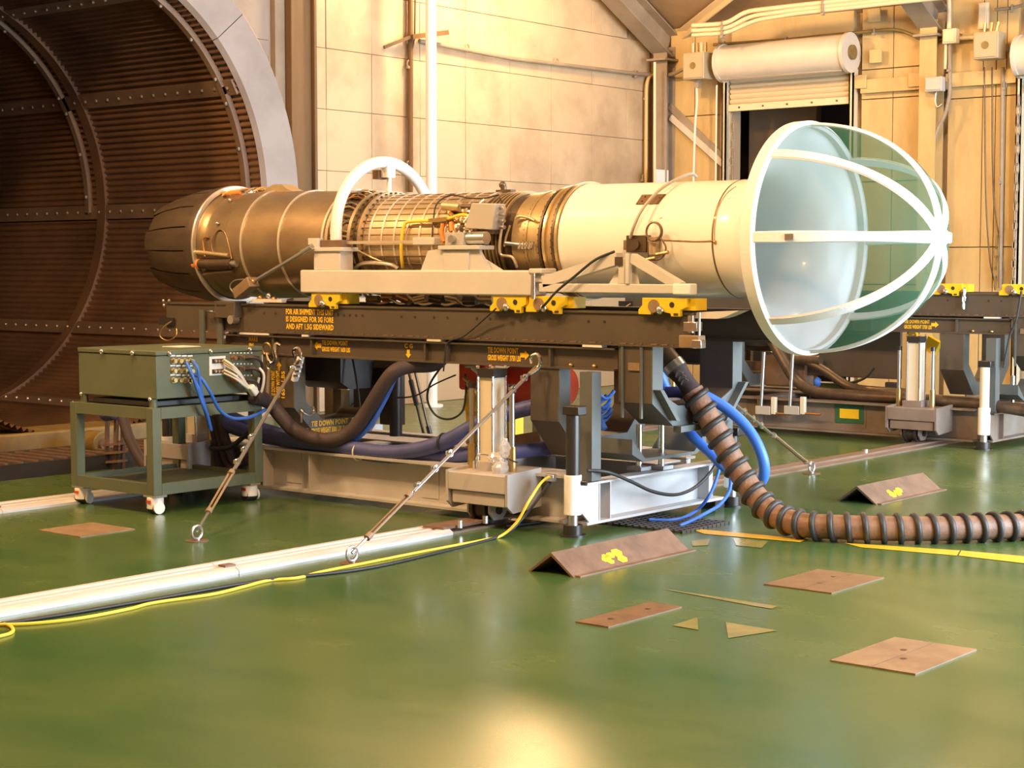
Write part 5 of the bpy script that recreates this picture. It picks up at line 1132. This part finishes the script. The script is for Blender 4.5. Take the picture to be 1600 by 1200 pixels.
lead('yellow cord trailing along the silver rail and up to the trolley', [P(-30,1000,Z=.008), P(15,990,Z=.008), P(18,980,Z=.008), P(0,974,Z=.008), P(-20,976,Z=.008), P(40,975,Z=.008), P(120,967,Z=.008), P(200,952,Z=.008), P(240,942,Z=.008), P(330,929,Z=.008), P(380,917,Z=.008), P(420,907,Z=.008), P(465,903,Z=.008), P(500,894,Z=.008), P(560,882,Z=.008), P(660,862,Z=.008), P(760,843,Z=.008), P(785,836,Z=.02), P(808,815,Y=8.58), P(826,784,Y=8.62), P(845,755,Y=8.75), P(858,745,Y=8.9)], .009, 'cable_yellow', 'yellow_cable')
lead('black cord lying beside the yellow cord on the floor', [P(-20,978,Z=.01), P(100,960,Z=.01), P(230,938,Z=.01), P(400,909,Z=.01), P(560,890,Z=.01), P(660,869,Z=.01), P(780,838,Z=.012), P(815,812,Y=8.72), P(840,780,Y=8.8), P(860,752,Y=8.95)], .010, 'black_rubber', 'black_cable')
lead('grey cord running over the floor to the foot of the jack', [P(790,822,Z=.01), P(840,816,Z=.01), P(885,806,Z=.01), P(930,800,Z=.01)], .012, 'black_rubber', 'floor_cable')
tag(MB().box(P(850,752,Y=8.92), P(864,742,Y=8.92)+Vector((0,.04,0))).build('plug_socket', 'steel', bevel=.004), 'small grey plug where the yellow cord meets the trolley', 'plug')
# ================================================================== tie-downs
def tie_down(label, lo, hi, group='turnbuckle tie-downs', tb=(.10, .30), clips=(.42, .50, .60), hook=True):
    lo, hi = Vector(lo), Vector(hi); d = (hi-lo).normalized(); n_ = (hi-lo).length; t = thing('tie_down', label, 'tie-down', (lo.x, lo.y, 0), group)
    e = MB().torus((lo.x, lo.y, .055), .042, .010, 'x', 20, 8).cyl((lo.x, lo.y, 0), (lo.x, lo.y, .015), .022, n=10).build('eye_bolt', 'steel', t)
    MB().cyl((lo.x, lo.y, 0), (lo.x, lo.y, .004), .075, n=20).build('eye_plate', 'rust_plate', e)
    s0 = Vector((lo.x, lo.y, .06)); at_ = lambda f: s0.lerp(hi, f)
    side = d.cross(Vector((0,0,1))).normalized()
    MB().cyl(s0, at_(tb[0]), .009, n=8).build('threaded_rod', 'steel', t)
    tbk = MB()
    for s in (-1, 1): tbk.cyl(at_(tb[0])+side*.014*s, at_(tb[1])+side*.014*s, .008, n=8)
    for f in tb: tbk.cyl(at_(f)-d*.02, at_(f)+d*.02, .022, n=10)
    tbk.build('turnbuckle', 'tan_plate', t)
    MB().cyl(at_(tb[1]), hi, .0085, n=8).build('wire_rope', 'steel', t)
    for f in clips:
        MB().torus(at_(f), .020, .008, 'x', 12, 6).box(at_(f)-Vector((.03,.012,.014)), at_(f)+Vector((.012,.012,.014))).build('rope_clip', 'chrome', t)
    MB().cyl(at_(tb[1]+.02)+side*.015, at_(clips[-1] if clips else tb[1]+.1)+side*.015, .007, n=6).build('rope_tail', 'steel', t)
    if hook:
        h = [hi-d*.10, hi-d*.02+Vector((.035,-.01,0)), hi+Vector((.05,-.02,.04)), hi+Vector((.02,-.02,.08)), hi+Vector((-.03,-.02,.06)), hi+Vector((-.03,-.01,.02))]
        MB().tube(spline(h, 5), .014, 8).build('hook', 'chrome', t)
    return t
tie_down('tie-down cable from the floor beside the green cart up to the trailer', P(308, 845, Z=0), P(466, 560, Y=9.14), clips=(.36, .43, .50, .93))
tie_down('long tie-down cable with turnbuckle rising from beside the silver rail', P(550, 880, Z=0), P(838, 572, Y=9.14), tb=(.08, .28), clips=(.33, .42, .50, .86, .93))
tie_down('tie-down on the far side running to the floor right of the blue hose', P(1268, 740, Z=0), P(1150, 632, Y=10.34), tb=(.10, .55), clips=(.70, .80, .9), hook=False)
hk = thing('hanging_hook', 'steel hook hanging from the brown beam beside the connector box', 'hook', P(425, 640, Y=9.12))
q = [P(438,540,Y=9.15), P(431,538,Y=9.13), P(429,550,Y=9.12), P(431,560,Y=9.12), P(426,568,Y=9.12), P(420,562,Y=9.12), P(417,552,Y=9.13)]
MB().tube(spline(q, 5), .016, 8).build('hook', 'chrome', hk); MB().torus(P(421,571,Y=9.12), .028, .008, 'y', 16, 6).build('ring', 'steel', hk)
MB().torus(P(417,545,Y=9.14), .045, .007, 'y', 18, 6).build('keeper_ring', 'brass', hk); cable('strap', [P(421,577,Y=9.12), P(419,600,Y=9.12), P(417,640,Y=9.12)], .014, 'steel_paint', hk)
s2 = thing('tie_ring', 'steel shackle hanging by the slanted tie down lettering', 'shackle', P(478, 650, X=-9.6))
MB().tube(spline([P(470,640,X=-9.62), P(476,646,X=-9.6), P(485,648,X=-9.6), P(491,643,X=-9.6), P(489,636,X=-9.62)], 5), .012, 8).build('bow', 'bolt_steel', s2); MB().cyl(P(471,640,X=-9.63), P(471,660,X=-9.60), .008, n=8).build('pin', 'bolt_steel', s2)
sp_ = thing('toothed_rack', 'toothed steel rack at the trailer corner below the beam', 'rack', P(464, 580, Y=9.15))
MB().bar(P(470,558,Y=9.13), P(460,595,Y=9.13), .05, .03).build('bar', 'paper_white', sp_)
for k in range(4): p = P(470-k*2, 566+k*7, Y=9.11); MB().box(p-Vector((.03,.01,.008)), p+Vector((.02,.01,.008))).build('tooth', 'steel', sp_)
# ================================================================== gear seen under the trailer
rt = thing('red_tank', 'red tank under the trailer behind the lifting cylinder', 'tank', P(870, 610, Y=10.0))
a, b = P(800, 590, Y=9.9), P(888, 590, Y=9.9); MB().cyl((a.x, 9.9, .88), (b.x, 9.9, .88), .14, n=28).build('shell', 'red_paint', rt, bevel=.02); MB().bar((b.x-.15, 9.76, .88), (b.x-.12, 9.76, .88), .02, .3).build('strap', 'dark_metal', rt)
MB().box((a.x+.05, 9.85, .70), (a.x+.15, 9.95, .78)).build('saddle', 'dark_metal', rt)
rk = thing('red_hose_block', 'red pump block with pale hoses left of the lifting cylinder', 'pump', P(740, 590, Y=9.6))
c = P(742, 588, Y=9.6); MB().box((c.x-.12, 9.55, c.z-.10), (c.x+.14, 9.68, c.z+.10)).build('body', 'red_paint', rk, bevel=.02)
cable('hose', [P(738,575,Y=9.5), P(748,585,Y=9.5), P(752,605,Y=9.5)], .014, 'cable_white', rk); cable('hose', [P(728,572,Y=9.5), P(742,573,Y=9.5), P(752,580,Y=9.5)], .014, 'box_grey', rk)
for k in range(6): c = P(725+6*(k % 3)+3*(k//3), 590+5*(k % 3)+9*(k//3), Y=9.48); MB().cyl(c, c+Vector((.05,-.01,-.03)), .014, n=8).build('fitting', 'brass', rk)
yf = thing('yellow_stand', 'yellow steel stand behind the lifting cylinder', 'stand', P(760, 690, Y=10.2))
a, b = P(728, 640, Y=10.2), P(805, 640, Y=10.2)
MB().box((a.x, 10.2, .36), (a.x+.18, 10.3, .80)).build('leg', 'bracket_yellow', yf); MB().box((b.x-.2, 10.2, .36), (b.x, 10.3, .80)).build('leg', 'bracket_yellow', yf); MB().box((a.x, 10.18, .62), (b.x, 10.3, .74)).build('crosspiece', 'bracket_yellow', yf)
wbk = tag(MB().bar(P(810,690,Y=9.9), P(860,682,Y=9.9), .25, .10).build('wooden_block', 'tan_plate', bevel=.01), 'tan block wedged under the trailer cross frame', 'block')
bl = thing('blue_hose_knot', 'tangle of bright blue tubes beside the jack post', 'tubes', P(935, 650, Y=9.5))
for k in range(6):
    x = 927+random.uniform(-4, 8); y = 615+k*7
    cable('tube', [P(x,y,Y=9.35), P(x+10,y+8,Y=9.4), P(x+18,y+4,Y=9.5), P(x+24,y-4,Y=9.55)], .014, 'cable_blue', bl, 4, 6)
cable('tube', [P(926,610,Y=9.35), P(932,640,Y=9.33), P(940,660,Y=9.4), P(945,670,Y=9.4)], .02, 'cable_blue', bl)
wr = thing('plastic_wrap', 'crumpled clear plastic bag tied on the trolley carriage', 'plastic bag', P(780, 735, Y=8.8))
for nm, c, rad, sc_ in (('bag', P(782,733,Y=8.83), .058, (1,1,.95)), ('bag_neck', P(789,700,Y=8.85), .035, (1,1,1.9)), ('bag_fold', P(775,716,Y=8.85), .05, (1.3,1,.8))):
    mb = MB().ball(c, rad, 14, 10, sc_); mb.v = [tuple(Vector(v)+Vector((random.uniform(-1,1), random.uniform(-1,1), random.uniform(-1,1)))*.007) for v in mb.v]; mb.build(nm, 'clear_plastic', wr, sharp=15)
cable('tie', [P(795,717,Y=8.8), P(803,721,Y=8.82), P(808,722,Y=8.86)], .005, 'black_rubber', wr); MB().cyl(P(782,733,Y=8.82), P(790,730,Y=8.9), .022, n=10).build('gauge', 'steel', wr)
sh = lead('bent silver handle on the trolley carriage', [P(744,732,Y=8.8), P(744,716,Y=8.8), P(750,710,Y=8.8), P(768,713,Y=8.85), P(785,720,Y=8.85)], .010, 'chrome', 'carriage_handle', None, 'handle')
GS = 'pale gas struts leaning behind the trailer'
for k, (xa, xb, lab) in enumerate(((638, 668, 'slim black strut leaning behind the trailer beam, left one'), (648, 678, 'slim black strut leaning behind the trailer beam, right one'))):
    g = thing('gas_strut', lab, 'strut', P(xb, 680, Y=10.9), GS); a, b = P(xa, 578, Y=10.9), P(xb+8, 700, Y=10.9); b.z = 0
    MB().cyl(a, b, .012, n=8).build('rod', 'dark_metal', g); MB().cyl(a.lerp(b, .1+.45*k), a.lerp(b, .35+.45*k), .022, n=10).build('barrel', 'black_steel', g)
lead('big slack loop of black cable under the trailer beam', [P(688,575,Y=9.5), P(672,600,Y=9.45), P(668,625,Y=9.45), P(680,648,Y=9.45), P(702,655,Y=9.45), P(722,643,Y=9.45), P(728,615,Y=9.45), P(727,585,Y=9.5)], .008, 'black_rubber', 'slack_loop')
lead('thin black cable slanting across the loop', [P(618,622,Y=9.6), P(650,618,Y=9.5), P(680,600,Y=9.45), P(712,586,Y=9.45)], .006, 'black_rubber', 'thin_cable')
lead('black cable hanging from the beam behind the tie down lettering', [P(551,560,Y=9.5), P(558,600,Y=9.5), P(563,640,Y=9.5), P(566,660,Y=9.4)], .009, 'black_rubber', 'thin_cable')
# ================================================================== gear on the far trolley
DY = D2[1]
for k, px in enumerate((1189, 1234)):
    t = thing('clamp_screw', ['upright threaded clamp rod on the far trolley beam, under the bell', 'upright threaded clamp rod on the far trolley beam, nearer the yellow panel'][k], 'clamp', P(px, 640, Y=8.95+DY), 'threaded clamp rods')
    a, b = P(px+5, 550, Y=8.95+DY), P(px, 640, Y=8.95+DY); MB().cyl(b, a, .018, n=10).build('threaded_rod', 'steel', t)
    MB().box(b+Vector((-.06,-.02,-.05)), b+Vector((.12,.03,.04))).build('clamp_body', 'box_grey', t, bevel=.006); MB().box(b+Vector((.13,-.02,-.04)), b+Vector((.18,.03,.14))).build('jaw', 'cream_tube', t, bevel=.004); MB().cyl(b+Vector((.18,0,-.03)), b+Vector((.36,0,-.03)), .012, n=8).build('handle', 'copper', t)
lead('long brown sleeved hose lying on the far trolley', [P(1200,520,Y=9.4+DY), P(1225,565,Y=9.35+DY), P(1245,595,Y=9.3+DY), P(1275,612,Y=9.25+DY), P(1330,618,Y=9.2+DY), P(1400,622,Y=9.2+DY), P(1480,628,Y=9.2+DY), P(1560,635,Y=9.1+DY), P(1620,645,Y=9.0+DY)], .06, 'dark_metal', 'sleeved_hose', None, 'hose')
lead('second brown hose curving up under the far trailer', [P(1255,560,Y=9.5+DY), P(1290,580,Y=9.5+DY), P(1330,605,Y=9.5+DY), P(1380,612,Y=9.4+DY), P(1440,615,Y=9.4+DY)], .05, 'dark_metal', 'sleeved_hose', None, 'hose')
lead('black cable drooping under the far trailer beam', [P(1300,600,Y=9.5+DY), P(1330,598,Y=9.5+DY), P(1352,590,Y=9.5+DY), P(1366,575,Y=9.5+DY)], .014, 'black_rubber', 'drooping_cable')
bk = thing('manifold', 'brown pump manifold with a blue valve on the far trolley', 'pump', P(1280, 610, Y=9.7+DY))
a = P(1265, 575, Y=9.7+DY); MB().box(a+Vector((-.5,-.1,-.2)), a+Vector((.0,.1,.35))).build('body', 'rusty', bk, bevel=.01); MB().cyl(a+Vector((-.2,-.2,.1)), a+Vector((.25,-.2,.1)), .06, n=14).build('pipe', 'dark_metal', bk)
c = P(1277, 597, Y=9.5+DY); MB().ball(c, .045, 10, 6, (1,1,1.2)).build('valve', 'cable_blue', bk); MB().cyl(c, c+Vector((.2,0,0)), .012, n=8).build('valve_handle', 'bolt_steel', bk)
MB().box(a+Vector((-1.0,-.05,-.05)), a+Vector((-.5,.05,.05))).build('pipe_run', 'rusty', bk)
dp = tag(MB().box(P(1225,585,Y=9.65+DY), P(1408,480,Y=9.65+DY)+Vector((0,.05,0))).build('side_skirt', 'trailer_drab', bevel=.01), 'plain dark brown skirt plate hanging on the far trailer', 'plate')
jb = tag(MB().box(P(1382,612,Y=9.6+DY), P(1402,598,Y=9.6+DY)+Vector((0,.08,0))).build('small_box', 'plinth_dark', bevel=.01), 'small dark box under the far trailer', 'box')
ys_ = thing('yellow_hook', 'yellow hoist hook behind the far guide rods', 'hook', P(1440, 550, Y=9.6+DY))
MB().bar(P(1426,518,Y=9.6+DY), P(1436,548,Y=9.6+DY), .06, .08).build('arm', 'bracket_yellow', ys_); MB().bar(P(1462,530,Y=9.6+DY), P(1452,550,Y=9.6+DY), .08, .14).build('arm', 'bracket_yellow', ys_)
lead('black cable running down the right end of the far trailer', [P(1596,455,Y=9.1+DY), P(1588,500,Y=9.1+DY), P(1578,525,Y=9.1+DY), P(1568,575,Y=9.1+DY)], .012, 'black_rubber', 'end_cable')
